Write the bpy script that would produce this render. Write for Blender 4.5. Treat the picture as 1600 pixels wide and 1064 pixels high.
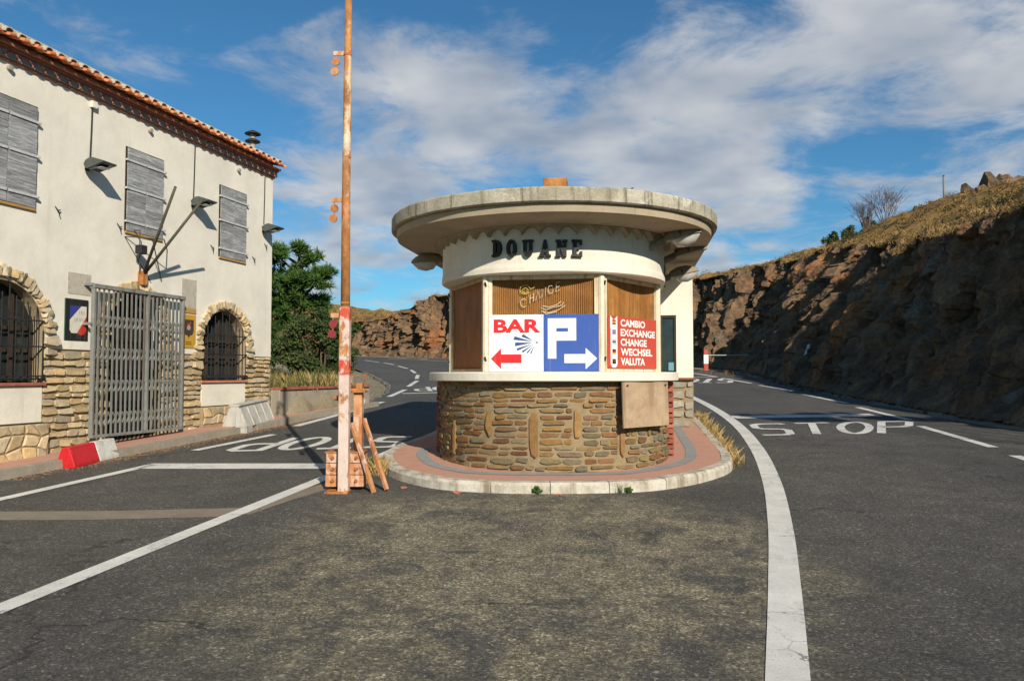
import bpy, bmesh, math, random
from mathutils import Vector, Matrix, noise
R_ = random.Random(7)
rad = math.radians
for o in list(bpy.data.objects): bpy.data.objects.remove(o)
scene = bpy.context.scene
COL = scene.collection

# ------------------------------------------------------------------ camera
CAM_H, PITCH, FPX, SLOPE = 1.7, rad(2.5), 1215.0, 0.045
cam = bpy.data.objects.new('camera', bpy.data.cameras.new('camera'))
COL.objects.link(cam)
cam.location = (0, 0, CAM_H); cam.rotation_euler = (rad(90) + PITCH, 0, 0)
cam.data.sensor_width = 23.7; cam.data.lens = 18.0 * 1.0
cam.data.clip_start = 0.05; cam.data.clip_end = 3000
scene.camera = cam
# ------------------------------------------------------------------ sun and sky
SUN_AZ, SUN_EL = rad(20.8), rad(28)
SUNV = Vector((math.sin(SUN_AZ) * math.cos(SUN_EL), -math.cos(SUN_AZ) * math.cos(SUN_EL), math.sin(SUN_EL)))
sun = bpy.data.objects.new('sun', bpy.data.lights.new('sun', 'SUN'))
COL.objects.link(sun)
sun.data.energy = 5.0; sun.data.angle = rad(0.53); sun.data.color = (1.0, 0.92, 0.79)
sun.rotation_euler = SUNV.to_track_quat('Z', 'Y').to_euler()
scene.view_settings.view_transform = 'Standard'; scene.view_settings.look = 'None'
scene.view_settings.exposure = 0.22; scene.view_settings.gamma = 1.0
scene.view_settings.use_curve_mapping = False
scene.cycles.adaptive_threshold = 0.02; scene.cycles.max_bounces = 6; scene.cycles.diffuse_bounces = 3; scene.cycles.glossy_bounces = 3; scene.cycles.transmission_bounces = 3; scene.cycles.caustics_reflective = False; scene.cycles.caustics_refractive = False


def cam_ray(px, py):
    a = (px - 800) / FPX; b = (532 - py) / FPX
    return Vector((a, math.cos(PITCH) - b * math.sin(PITCH), math.sin(PITCH) + b * math.cos(PITCH)))


def make_world():
    w = bpy.data.worlds.new('World'); scene.world = w; w.use_nodes = True
    nt = w.node_tree; N = nt.nodes; L = nt.links; N.clear()

    def n(t, **k):
        x = N.new(t)
        for a, b in k.items(): setattr(x, a, b)
        return x

    def math_(op, a, b=None, clamp=False):
        m = n('ShaderNodeMath', operation=op, use_clamp=clamp)
        for i, q in enumerate((a, b)):
            if q is None: continue
            if isinstance(q, (int, float)): m.inputs[i].default_value = q
            else: L.new(q, m.inputs[i])
        return m.outputs[0]
    out = n('ShaderNodeOutputWorld'); bg = n('ShaderNodeBackground')
    sky = n('ShaderNodeTexSky', sky_type='NISHITA', sun_disc=False)
    sky.sun_elevation = SUN_EL; sky.sun_rotation = math.pi - SUN_AZ
    sky.altitude = 300; sky.air_density = 1.0; sky.dust_density = 0.25; sky.ozone_density = 3.2
    tc = n('ShaderNodeTexCoord'); sep = n('ShaderNodeSeparateXYZ')
    L.new(tc.outputs['Generated'], sep.inputs[0])
    zc = math_('MAXIMUM', sep.outputs[2], 0.0)
    den = math_('ADD', zc, 0.16)
    cx = math_('DIVIDE', sep.outputs[0], den); cy = math_('DIVIDE', sep.outputs[1], den)
    comb = n('ShaderNodeCombineXYZ'); L.new(cx, comb.inputs[0]); L.new(cy, comb.inputs[1])
    comb.inputs[2].default_value = 3.7
    nz = n('ShaderNodeTexNoise'); nz.inputs['Scale'].default_value = 2.7; nz.inputs['Detail'].default_value = 7
    nz.inputs['Roughness'].default_value = 0.63; nz.inputs['Distortion'].default_value = 0.35
    L.new(comb.outputs[0], nz.inputs['Vector'])
    cov = prev = nz.outputs['Fac']
    nrm = n('ShaderNodeVectorMath', operation='NORMALIZE'); L.new(tc.outputs['Generated'], nrm.inputs[0])
    # cloud banks seen in the picture: direction, angular size, weight
    for (px, py, size, wt) in ((430, 190, 0.20, 0.18), (690, 140, 0.16, 0.20), (570, 330, 0.20, 0.08), (1290, 110, 0.18, 0.17), (1520, 40, 0.17, 0.17),
                               (930, 120, 0.14, 0.16), (1060, 230, 0.14, 0.17), (760, 110, 0.1, 0.08), (1170, 370, 0.13, 0.15), (1520, 200, 0.12, 0.10), (170, 10, 0.09, 0.17),
                               (400, 15, 0.21, -0.28), (860, 5, 0.12, -0.22), (820, 280, 0.10, -0.10), (60, 140, 0.14, -0.10), (1320, 270, 0.13, -0.15), (1150, 10, 0.12, -0.16), (1450, 150, 0.09, -0.14)):
        d = cam_ray(px, py).normalized()
        dt = n('ShaderNodeVectorMath', operation='DOT_PRODUCT'); L.new(nrm.outputs[0], dt.inputs[0]); dt.inputs[1].default_value = d
        k = 1.0 / (size * size * .8)
        q = math_('MULTIPLY_ADD', dt.outputs['Value'], k, True); q.node.inputs[2].default_value = 1.0 - k
        cov = math_('MULTIPLY_ADD', q, wt); cov.node.inputs[2].default_value = 0; L.new(prev, cov.node.inputs[2]); prev = cov
    mr = n('ShaderNodeMapRange'); mr.interpolation_type = 'SMOOTHSTEP'
    mr.inputs['From Min'].default_value = 0.478; mr.inputs['From Max'].default_value = 0.77
    L.new(cov, mr.inputs['Value'])
    fac = math_('MULTIPLY', mr.outputs[0], 0.88)
    nz2 = n('ShaderNodeTexNoise'); nz2.inputs['Scale'].default_value = 3.6; nz2.inputs['Detail'].default_value = 3
    L.new(comb.outputs[0], nz2.inputs['Vector'])
    ramp = n('ShaderNodeValToRGB'); L.new(nz2.outputs['Fac'], ramp.inputs[0])
    ramp.color_ramp.elements[0].position = 0.3; ramp.color_ramp.elements[0].color = (3.3, 3.8, 4.6, 1)
    ramp.color_ramp.elements[1].position = 0.72; ramp.color_ramp.elements[1].color = (7.0, 7.0, 7.0, 1)
    tint = n('ShaderNodeMix', data_type='RGBA', blend_type='MULTIPLY'); tint.inputs['Factor'].default_value = 1.0
    L.new(sky.outputs[0], tint.inputs['A']); tint.inputs['B'].default_value = (0.44, 0.86, 1.0, 1)
    mix = n('ShaderNodeMix', data_type='RGBA'); L.new(fac, mix.inputs['Factor'])
    L.new(tint.outputs['Result'], mix.inputs['A']); L.new(ramp.outputs[0], mix.inputs['B'])
    L.new(mix.outputs['Result'], bg.inputs['Color']); bg.inputs['Strength'].default_value = 0.085
    L.new(bg.outputs[0], out.inputs[0])
    w.cycles.sampling_method = 'NONE'


make_world()


# ------------------------------------------------------------------ geometry helpers
def gz(x, y): return SLOPE * y


def gp(px, py, dz=0.0):
    d = cam_ray(px, py); k = (dz - CAM_H) / (d.z - SLOPE * d.y)
    return Vector((d.x * k, d.y * k, CAM_H + d.z * k))


def at_depth(px, py, Y):
    d = cam_ray(px, py); k = Y / d.y
    return Vector((d.x * k, Y, CAM_H + d.z * k))


ZOFF = {}


class MB:
    def __init__(s): s.v = []; s.f = []

    def add(s, vs, fs):
        b = len(s.v); s.v += [tuple(v) for v in vs]; s.f += [tuple(i + b for i in f) for f in fs]; return s

    def box(s, x0, x1, y0, y1, z0, z1):
        return s.add([(x0, y0, z0), (x1, y0, z0), (x1, y1, z0), (x0, y1, z0), (x0, y0, z1), (x1, y0, z1), (x1, y1, z1), (x0, y1, z1)],
                     [(0, 3, 2, 1), (4, 5, 6, 7), (0, 1, 5, 4), (1, 2, 6, 5), (2, 3, 7, 6), (3, 0, 4, 7)])

    def hexa(s, p):   # 8 corner points: bottom 4, top 4
        return s.add(p, [(0, 3, 2, 1), (4, 5, 6, 7), (0, 1, 5, 4), (1, 2, 6, 5), (2, 3, 7, 6), (3, 0, 4, 7)])

    def beam(s, a, b, w, h, up=(0, 0, 1)):
        a = Vector(a); b = Vector(b); d = (b - a).normalized(); u = Vector(up)
        if abs(d.dot(u)) > .98: u = Vector((0, 1, 0))
        x = d.cross(u).normalized() * (w / 2); z = x.cross(d).normalized() * (h / 2)
        return s.hexa([a - x - z, a + x - z, b + x - z, b - x - z, a - x + z, a + x + z, b + x + z, b - x + z])

    def prism(s, poly, off):
        n = len(poly); off = Vector(off); a = [Vector(p) for p in poly]; b = [p + off for p in a]
        return s.add(a + b, [tuple(range(n)), tuple(range(2 * n - 1, n - 1, -1))] + [(i, i + n, (i + 1) % n + n, (i + 1) % n) for i in range(n)])

    def tube(s, pts, rr, n=8, caps=True):
        pts = [Vector(p) for p in pts]
        if isinstance(rr, (int, float)): rr = [rr] * len(pts)
        vs = []; fs = []
        for i, p in enumerate(pts):
            d = (pts[min(i + 1, len(pts) - 1)] - pts[max(i - 1, 0)]).normalized()
            u = Vector((0, 0, 1)) if abs(d.z) < .95 else Vector((1, 0, 0))
            x = d.cross(u).normalized(); y = x.cross(d)
            for k in range(n):
                a = 2 * math.pi * k / n; vs.append(p + x * math.cos(a) * rr[i] + y * math.sin(a) * rr[i])
        for i in range(len(pts) - 1):
            for k in range(n):
                fs.append((i * n + k, i * n + (k + 1) % n, (i + 1) * n + (k + 1) % n, (i + 1) * n + k))
        if caps:
            fs.append(tuple(range(n - 1, -1, -1))); b = (len(pts) - 1) * n; fs.append(tuple(range(b, b + n)))
        return s.add(vs, fs)

    def loft(s, rings, closed=True, cap0=False, cap1=False):
        n = len(rings[0]); vs = [p for r in rings for p in r]; fs = []
        for i in range(len(rings) - 1):
            for k in range(n if closed else n - 1):
                k2 = (k + 1) % n; fs.append((i * n + k, i * n + k2, (i + 1) * n + k2, (i + 1) * n + k))
        if cap0: fs.append(tuple(range(n - 1, -1, -1)))
        if cap1: b = (len(rings) - 1) * n; fs.append(tuple(range(b, b + n)))
        return s.add(vs, fs)

    def build(s, name, m, parent=None, smooth=False, bevel=0.0, fix=True):
        zo = ZOFF.get(parent.name, 0.0) if parent else 0.0
        me = bpy.data.meshes.new(name); me.from_pydata([(v[0], v[1], v[2] - zo) for v in s.v], [], s.f)
        if fix:
            bm = bmesh.new(); bm.from_mesh(me); bmesh.ops.recalc_face_normals(bm, faces=bm.faces); bm.to_mesh(me); bm.free()
        me.materials.append(m)
        if smooth: me.polygons.foreach_set('use_smooth', [True] * len(me.polygons))
        o = bpy.data.objects.new(name, me); COL.objects.link(o)
        if parent: o.parent = parent; ZOFF[o.name] = zo
        if bevel:
            b = o.modifiers.new('bevel', 'BEVEL'); b.width = bevel; b.segments = 2; b.limit_method = 'ANGLE'; b.angle_limit = rad(40)
        return o


def tag(o, label, cat, group=None):
    o['label'] = label; o['category'] = cat
    if group: o['group'] = group
    return o


def thing(name, label, cat, loc=(0, 0, 0), rz=0.0, group=None, worldz=True):
    o = bpy.data.objects.new(name, None); COL.objects.link(o); o.location = loc; o.rotation_euler = (0, 0, rz); o.empty_display_size = .2
    tag(o, label, cat, group)
    if worldz: ZOFF[o.name] = loc[2]
    return o


def struct(o): o['kind'] = 'structure'; return o
def stuff(o): o['kind'] = 'stuff'; return o


def share(name, me, parent, loc=(0, 0, 0), rot=(0, 0, 0), sc=(1, 1, 1)):
    o = bpy.data.objects.new(name, me); COL.objects.link(o); o.parent = parent
    zo = ZOFF.get(parent.name, 0.0) if parent else 0
    o.location = (loc[0], loc[1], loc[2] - zo); o.rotation_euler = rot; o.scale = sc
    return o


# ------------------------------------------------------------------ materials
class NT:
    def __init__(s, name):
        s.m = bpy.data.materials.new(name); s.m.use_nodes = True; s.t = s.m.node_tree; s.N = s.t.nodes; s.L = s.t.links
        s.b = s.N['Principled BSDF']; s.b.inputs['Specular IOR Level'].default_value = 0.25
        s.tc = s.N.new('ShaderNodeTexCoord')

    def val(s, sock, v):
        if v is None: return
        if hasattr(v, 'is_linked') or hasattr(v, 'links'): s.L.new(v, sock)
        elif isinstance(v, (tuple, list)): sock.default_value = tuple(v) + ((1,) if len(v) == 3 and sock.type == 'RGBA' else ())
        else: sock.default_value = v

    def coord(s, kind='Object', scale=(1, 1, 1), rnd=False):
        mp = s.N.new('ShaderNodeMapping'); mp.inputs['Scale'].default_value = scale
        if kind == 'World':
            g = s.N.new('ShaderNodeNewGeometry'); s.L.new(g.outputs['Position'], mp.inputs[0])
        else: s.L.new(s.tc.outputs[kind], mp.inputs[0])
        if rnd:
            oi = s.N.new('ShaderNodeObjectInfo'); mu = s.N.new('ShaderNodeMath'); mu.operation = 'MULTIPLY'; mu.inputs[1].default_value = 37.0
            s.L.new(oi.outputs['Random'], mu.inputs[0]); s.L.new(mu.outputs[0], mp.inputs['Location'])
        return mp.outputs[0]

    def noise(s, vec, scale, detail=6, rough=.6, dist=0.0, color=False):
        x = s.N.new('ShaderNodeTexNoise'); x.inputs['Scale'].default_value = scale; x.inputs['Detail'].default_value = detail
        x.inputs['Roughness'].default_value = rough; x.inputs['Distortion'].default_value = dist; s.L.new(vec, x.inputs['Vector'])
        return x.outputs['Color' if color else 'Fac']

    def voro(s, vec, scale, feat='DISTANCE_TO_EDGE', out='Distance'):
        x = s.N.new('ShaderNodeTexVoronoi'); x.feature = feat; x.inputs['Scale'].default_value = scale; s.L.new(vec, x.inputs['Vector'])
        return x.outputs[out]

    def ramp(s, fac, stops):
        x = s.N.new('ShaderNodeValToRGB'); e = x.color_ramp.elements
        while len(e) < len(stops): e.new(0.5)
        for i, (p, c) in enumerate(stops):
            e[i].position = p; e[i].color = (c, c, c, 1) if isinstance(c, (int, float)) else tuple(c) + (1,)
        s.L.new(fac, x.inputs[0]); return x.outputs[0]

    def mix(s, fac, a, b, mode='MIX'):
        x = s.N.new('ShaderNodeMix'); x.data_type = 'RGBA'; x.blend_type = mode
        s.val(x.inputs['Factor'], fac); s.val(x.inputs['A'], a); s.val(x.inputs['B'], b); return x.outputs['Result']

    def math(s, op, a, b=None, clamp=False):
        x = s.N.new('ShaderNodeMath'); x.operation = op; x.use_clamp = clamp; s.val(x.inputs[0], a); s.val(x.inputs[1], b); return x.outputs[0]

    def smooth(s, v, a, b):
        x = s.N.new('ShaderNodeMapRange'); x.interpolation_type = 'SMOOTHSTEP'; s.val(x.inputs['Value'], v)
        x.inputs['From Min'].default_value = a; x.inputs['From Max'].default_value = b; return x.outputs[0]

    def sep(s, v):
        x = s.N.new('ShaderNodeSeparateXYZ'); s.L.new(v, x.inputs[0]); return x.outputs

    def add(s, v, w):
        x = s.N.new('ShaderNodeVectorMath'); x.operation = 'ADD'; s.L.new(v, x.inputs[0]); s.val(x.inputs[1], w); return x.outputs[0]

    def vscale(s, v, k):
        x = s.N.new('ShaderNodeVectorMath'); x.operation = 'SCALE'; s.L.new(v, x.inputs[0]); x.inputs['Scale'].default_value = k; return x.outputs[0]

    def rnd(s):
        return s.N.new('ShaderNodeObjectInfo').outputs['Random']

    def bump(s, h, strength=.3, dist=.01):
        x = s.N.new('ShaderNodeBump'); x.inputs['Strength'].default_value = strength; x.inputs['Distance'].default_value = dist
        s.L.new(h, x.inputs['Height']); prev = s.b.inputs['Normal']
        if prev.is_linked: s.L.new(prev.links[0].from_socket, x.inputs['Normal'])
        s.L.new(x.outputs[0], prev)

    def done(s, color, rough=.85, metal=0.0, spec=None):
        s.val(s.b.inputs['Base Color'], color); s.val(s.b.inputs['Roughness'], rough); s.b.inputs['Metallic'].default_value = metal
        if spec is not None: s.b.inputs['Specular IOR Level'].default_value = spec
        return s.m


def simple(name, cols, scale=6, rough=.85, bump=.25, bscale=60, bdist=.008, rnd=False, vary=.0, streak=None, metal=0, spec=.25, stretch=(1, 1, 1)):
    """noise-blended colours with fine grain, optional per-object variation and rain streaks"""
    t = NT(name); c = t.coord('Object', stretch, rnd)
    n = t.noise(c, scale, 8, .65)
    k = len(cols)
    col = t.ramp(n, [(.3 + .4 * i / max(1, k - 1), cols[i]) for i in range(k)]) if k > 1 else cols[0]
    g = t.noise(c, bscale, 5, .7)
    col = t.mix(1.0, col, t.ramp(g, [(.25, .74), (.75, 1.16)]), 'MULTIPLY')
    if streak:
        sc = t.noise(t.coord('Object', (streak[1], streak[1], streak[1] * .06), rnd), 1, 6, .6)
        col = t.mix(t.smooth(sc, .48, .72), col, streak[0])
    if vary:
        r = t.rnd(); col = t.mix(1.0, col, t.ramp(r, [(0, 1 - vary), (1, 1 + vary)]), 'MULTIPLY')
    t.bump(g, bump, bdist); t.bump(n, bump * .6, bdist * 3)
    return t.done(col, rough, metal, spec)


def mat_asphalt():
    t = NT('asphalt'); w = t.coord('World')
    big = t.noise(w, .35, 6, .6); mid = t.noise(w, 2.2, 7, .65); fine = t.noise(w, 70, 3, .8); grit = t.noise(w, 150, 1, .7)
    col = t.ramp(big, [(.3, (.058, .055, .049)), (.5, (.077, .072, .062)), (.72, (.098, .090, .076))])
    col = t.mix(1, col, t.ramp(mid, [(.3, .78), (.7, 1.2)]), 'MULTIPLY')
    col = t.mix(1, col, t.ramp(fine, [(.3, .32), (.5, .95), (.70, 2.1)]), 'MULTIPLY')
    chip = t.sep(t.voro(w, 62, 'F1', 'Color'))[0]; col = t.mix(1, col, t.ramp(chip, [(0, .62), (.7, 1.0), (.93, 1.25), (1, 2.3)]), 'MULTIPLY')
    col = t.mix(t.smooth(grit, .66, .72), col, (.19, .18, .155))
    # worn ground in the middle of the forecourt with grit showing through
    x, y, z = t.sep(t.add(w, t.vscale(t.noise(w, .8, 5, .6, 0, True), 2.0)))
    dx = t.math('DIVIDE', t.math('SUBTRACT', x, 1.15), 2.25); dy = t.math('DIVIDE', t.math('SUBTRACT', y, 7.2), 2.6)
    d = t.math('ADD', t.math('MULTIPLY', dx, dx), t.math('MULTIPLY', dy, dy))
    patch = t.math('SUBTRACT', 1.0, t.smooth(d, .45, 1.5))
    br = t.math('MULTIPLY', patch, t.smooth(t.noise(w, 1.9, 6, .72, .6), .36, .56))
    worn = t.ramp(t.noise(w, 5, 6, .7), [(.32, (.095, .084, .058)), (.52, (.19, .164, .106)), (.72, (.28, .242, .158))])
    worn = t.mix(1, worn, t.ramp(t.noise(w, 60, 3, .85), [(.32, .30), (.5, .95), (.68, 2.0)]), 'MULTIPLY')
    worn = t.mix(1, worn, t.ramp(chip, [(0, .5), (.6, 1.0), (.9, 1.5), (1, 2.4)]), 'MULTIPLY')
    worn = t.mix(t.smooth(t.noise(w, 95, 1, .6), .66, .72), worn, (.42, .38, .28))
    col = t.mix(t.math('MULTIPLY', br, .88), col, worn)
    # dark tar smears
    sm = t.math('MULTIPLY', patch, t.smooth(t.noise(w, 1.5, 5, .6, 1.2), .57, .66))
    col = t.mix(t.math('MULTIPLY', sm, .38), col, (.030, .030, .029))
    # hairline cracks
    cv = t.add(w, t.vscale(t.noise(w, 1.3, 5, .6, 0, True), 1.1))
    cr = t.math('SUBTRACT', 1.0, t.smooth(t.voro(cv, .33), .0, .010))
    cr = t.math('MULTIPLY', cr, t.smooth(t.noise(w, .5, 3), .48, .6))
    col = t.mix(t.math('MULTIPLY', cr, .75), col, (.018, .017, .016))
    t.bump(t.noise(w, 130, 4, .8), .55, .006); t.bump(mid, .2, .02); t.bump(t.math('MULTIPLY', cr, -1.0), .4, .01)
    return t.done(col, t.ramp(mid, [(.3, .72), (.7, .92)]), 0, .3)


def mat_paint(name, base, wear=.615, under=(.075, .072, .066)):
    t = NT(name); w = t.coord('World')
    col = t.mix(1, base, t.ramp(t.noise(w, 3, 7, .7), [(.3, .80), (.7, 1.08)]), 'MULTIPLY')
    col = t.mix(1, col, t.ramp(t.noise(w, 80, 4, .8), [(.3, .82), (.7, 1.1)]), 'MULTIPLY')
    cv = t.add(w, t.vscale(t.noise(w, 9, 4, .6, 0, True), .16))
    cr = t.math('SUBTRACT', 1.0, t.smooth(t.voro(cv, 2.6), .004, .022))
    cr = t.math('MULTIPLY', cr, t.smooth(t.noise(w, 1.6, 4), .48, .62))
    ho = t.smooth(t.noise(w, 38, 6, .8), wear, wear + .05)
    tr = t.math('MULTIPLY', t.smooth(t.noise(w, 1.1, 5, .65), .52, .68), t.smooth(t.noise(w, 26, 5, .8), .45, .6)); m = t.math('MAXIMUM', t.math('MAXIMUM', t.math('MULTIPLY', cr, .75), ho), t.math('MULTIPLY', tr, .55))
    col = t.mix(m, col, under)
    t.bump(t.noise(w, 130, 3, .8), .35, .004)
    return t.done(col, .8)


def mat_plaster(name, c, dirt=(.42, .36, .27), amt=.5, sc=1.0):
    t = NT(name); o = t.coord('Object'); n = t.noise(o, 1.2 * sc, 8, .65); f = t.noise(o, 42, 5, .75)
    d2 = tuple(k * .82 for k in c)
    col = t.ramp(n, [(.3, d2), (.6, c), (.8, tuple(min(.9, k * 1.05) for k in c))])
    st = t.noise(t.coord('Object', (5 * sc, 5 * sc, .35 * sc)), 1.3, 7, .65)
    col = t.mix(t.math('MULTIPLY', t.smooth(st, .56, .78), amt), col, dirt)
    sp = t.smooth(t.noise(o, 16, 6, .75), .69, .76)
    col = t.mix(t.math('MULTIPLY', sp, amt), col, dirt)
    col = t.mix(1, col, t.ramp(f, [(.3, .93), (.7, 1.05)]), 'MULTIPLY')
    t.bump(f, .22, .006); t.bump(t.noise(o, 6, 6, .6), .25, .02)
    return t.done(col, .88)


def mat_concrete_rim():
    t = NT('weathered_concrete'); o = t.coord('Object'); n = t.noise(o, 3, 8, .7); f = t.noise(o, 55, 5, .8)
    col = t.ramp(n, [(.3, (.27, .24, .17)), (.5, (.40, .36, .27)), (.68, (.54, .49, .39))])
    st = t.noise(t.coord('Object', (9, 9, .7)), 1.2, 7, .7)
    col = t.mix(t.smooth(st, .50, .70), col, (.15, .13, .09))
    col = t.mix(t.math('MULTIPLY', t.smooth(t.noise(o, 2.1, 7, .7, .5), .58, .66), .8), col, (.66, .62, .54))
    col = t.mix(1, col, t.ramp(f, [(.25, .6), (.7, 1.2)]), 'MULTIPLY')
    t.bump(f, .6, .012); t.bump(n, .4, .03)
    return t.done(col, .92)


def mat_stone(name, cols, vary=.28):
    t = NT(name); o = t.coord('Object', (1, 1, 1), True); r = t.rnd()
    k = len(cols); col = t.ramp(r, [((i + .0) / max(1, k - 1), c) for i, c in enumerate(cols)])
    n = t.noise(o, 11, 8, .7); f = t.noise(o, 70, 5, .75)
    col = t.mix(1, col, t.ramp(n, [(.28, 1 - vary), (.7, 1 + vary)]), 'MULTIPLY')
    wn = t.N.new('ShaderNodeTexWhiteNoise'); wn.noise_dimensions = '1D'; t.L.new(r, wn.inputs['W'])
    col = t.mix(1, col, t.ramp(wn.outputs['Value'], [(0, .72), (1, 1.22)]), 'MULTIPLY')
    col = t.mix(1, col, t.ramp(f, [(.3, .8), (.7, 1.15)]), 'MULTIPLY')
    t.bump(n, .55, .02); t.bump(f, .35, .006)
    return t.done(col, .88)


def mat_rock():
    t = NT('cliff_rock'); o = t.coord('World'); at = t.N.new('ShaderNodeAttribute'); at.attribute_name = 'grass'; g = at.outputs['Fac']
    mp = t.N.new('ShaderNodeMapping'); mp.inputs['Rotation'].default_value = (rad(-32), rad(-14), 0); t.L.new(o, mp.inputs[0])
    m2 = t.N.new('ShaderNodeMapping'); m2.inputs['Scale'].default_value = (1.1, 1.1, .34); t.L.new(mp.outputs[0], m2.inputs[0])
    dv = t.add(m2.outputs[0], t.vscale(t.noise(o, .7, 4, .6, 0, True), .7))
    n = t.noise(dv, 1.1, 8, .72); n2 = t.noise(o, .35, 5, .6); f = t.noise(o, 9, 8, .75)
    col = t.ramp(n, [(.28, (.060, .045, .034)), (.45, (.13, .085, .052)), (.58, (.23, .14, .075)), (.75, (.34, .22, .12))])
    col = t.mix(t.smooth(n2, .52, .68), col, t.ramp(n, [(.3, (.17, .068, .03)), (.7, (.40, .175, .07))]))
    col = t.mix(t.smooth(t.noise(o, .55, 6, .6), .58, .7), col, t.ramp(f, [(.3, (.09, .076, .062)), (.7, (.22, .18, .135))]))
    col = t.mix(1, col, t.ramp(f, [(.3, .6), (.7, 1.3)]), 'MULTIPLY')
    gc = t.ramp(t.noise(o, 1.0, 8, .7), [(.28, (.085, .068, .026)), (.45, (.17, .108, .040)), (.6, (.28, .165, .058)), (.75, (.40, .25, .095))])
    gc = t.mix(1, gc, t.ramp(t.noise(o, 14, 6, .8), [(.3, .5), (.7, 1.4)]), 'MULTIPLY')
    gm = t.smooth(t.math('ADD', g, t.math('MULTIPLY', t.math('SUBTRACT', t.noise(o, 1.7, 7, .7), .5), .9)), .42, .58)
    col = t.mix(gm, col, gc)
    t.bump(t.voro(dv, 2.4, 'F1'), .8, .22); t.bump(n, .8, .16); t.bump(f, .7, .05)
    return t.done(col, .92, 0, .15)


def mat_leaf(name, cols, trans=.0):
    t = NT(name); o = t.coord('World'); n = t.noise(o, 2.2, 5, .7); n2 = t.noise(o, 23, 3, .7)
    col = t.ramp(n, [(.3 + .4 * i / max(1, len(cols) - 1), c) for i, c in enumerate(cols)])
    col = t.mix(1, col, t.ramp(n2, [(.3, .6), (.7, 1.4)]), 'MULTIPLY')
    if trans:
        t.done(col, .7, 0, .2)
        tr = t.N.new('ShaderNodeBsdfTranslucent'); t.val(tr.inputs['Color'], col)
        mx = t.N.new('ShaderNodeMixShader'); mx.inputs[0].default_value = trans
        out = [x for x in t.N if x.type == 'OUTPUT_MATERIAL'][0]
        t.L.new(t.b.outputs[0], mx.inputs[1]); t.L.new(tr.outputs[0], mx.inputs[2]); t.L.new(mx.outputs[0], out.inputs[0]); return t.m
    return t.done(col, .75, 0, .2)


def mat_rusty(name, paint, rust=((.16, .05, .02), (.36, .14, .04), (.55, .27, .09)), amt=.5, bands=None, scale=5):
    t = NT(name); o = t.coord('Object', (1, 1, .55)); n = t.noise(o, scale, 9, .72, .3); f = t.noise(o, 48, 5, .8)
    rc = t.ramp(t.noise(o, 7, 7, .7), [(.3, rust[0]), (.5, rust[1]), (.7, rust[2])])
    pc = t.mix(1, paint, t.ramp(t.noise(o, 13, 6, .7), [(.3, .82), (.7, 1.1)]), 'MULTIPLY')
    if bands:
        z = t.sep(t.tc.outputs['Object'])[2]
        z = t.math('ADD', z, t.math('MULTIPLY', t.math('SUBTRACT', n, .5), .18))
        for (za, zb, c) in bands:
            m = t.math('MULTIPLY', t.smooth(z, za - .015, za + .015), t.math('SUBTRACT', 1.0, t.smooth(z, zb - .015, zb + .015)))
            pc = t.mix(t.math('MULTIPLY', m, t.smooth(t.noise(o, 20, 5, .7), .38, .5)), pc, c)
    col = t.mix(t.smooth(n, .5 + (.5 - amt) * .5 - .04, .5 + (.5 - amt) * .5 + .05), pc, rc)
    col = t.mix(t.smooth(t.noise(o, 34, 6, .75), .66, .72), col, (.10, .04, .02))
    t.bump(n, .3, .006); t.bump(f, .3, .003)
    return t.done(col, .72, 0, .3)


def mat_glass(name, c=(.02, .025, .025), rough=.08):
    t = NT(name); n = t.noise(t.coord('Object'), 5, 5, .6)
    return t.done(t.mix(1, c, t.ramp(n, [(.3, .7), (.7, 1.5)]), 'MULTIPLY'), rough, 0, .5)


def flat(name, c, rough=.55, dirt=.12):
    t = NT(name); o = t.coord('Object'); n = t.noise(o, 5, 8, .7); s_ = t.noise(t.coord('Object', (14, 14, 1.2)), 1.5, 6, .7)
    c = t.mix(t.math('MULTIPLY', t.smooth(s_, .54, .75), .28), c, (.34, .27, .18)); c = t.mix(t.smooth(t.noise(o, 28, 5, .8), .70, .75), c, (.22, .13, .07))
    col = t.mix(1, c, t.ramp(n, [(.28, 1 - dirt * 1.6), (.55, 1), (.8, 1 + dirt * .4)]), 'MULTIPLY')
    t.bump(t.noise(o, 60, 3), .08, .003)
    return t.done(col, t.ramp(n, [(.3, rough + .15), (.7, rough)]), 0, .35)


A = mat_asphalt()
WHITE_LINE = mat_paint('road_paint', (.66, .64, .58))
TRENCH = mat_paint('trench_concrete', (.235, .195, .145), .63, (.12, .10, .08))
PLASTER = mat_plaster('cream_plaster', (.75, .70, .59), (.52, .45, .34), .4)
BOOTHW = mat_plaster('booth_plaster', (.74, .69, .575), (.44, .38, .28), .5, 1.5)
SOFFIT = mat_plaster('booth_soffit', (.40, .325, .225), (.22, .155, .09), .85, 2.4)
RIM = mat_concrete_rim()
MORTAR = simple('beige_mortar', [(.24, .175, .095), (.33, .25, .145)], 9, .93, .6, 55, .012)
MORTAR2 = simple('pale_mortar', [(.27, .205, .12), (.37, .29, .18)], 7, .93, .6, 55, .012)
BSTONE = mat_stone('schist_stone', [(.15, .06, .03), (.23, .12, .045), (.19, .14, .06), (.15, .135, .09), (.25, .165, .07), (.155, .08, .038), (.26, .135, .042), (.16, .15, .11), (.19, .085, .035), (.21, .165, .08)])
HSTONE = mat_stone('limestone', [(.47, .35, .19), (.52, .41, .245), (.42, .325, .19), (.54, .39, .19), (.41, .345, .235), (.53, .43, .275), (.50, .33, .16)], .26)
GREYSTONE = mat_stone('grey_block', [(.27, .255, .20), (.33, .30, .235), (.30, .28, .23)], .22)
BRICK = mat_stone('red_brick', [(.33, .095, .06), (.38, .13, .085), (.27, .08, .055)], .2)
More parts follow.
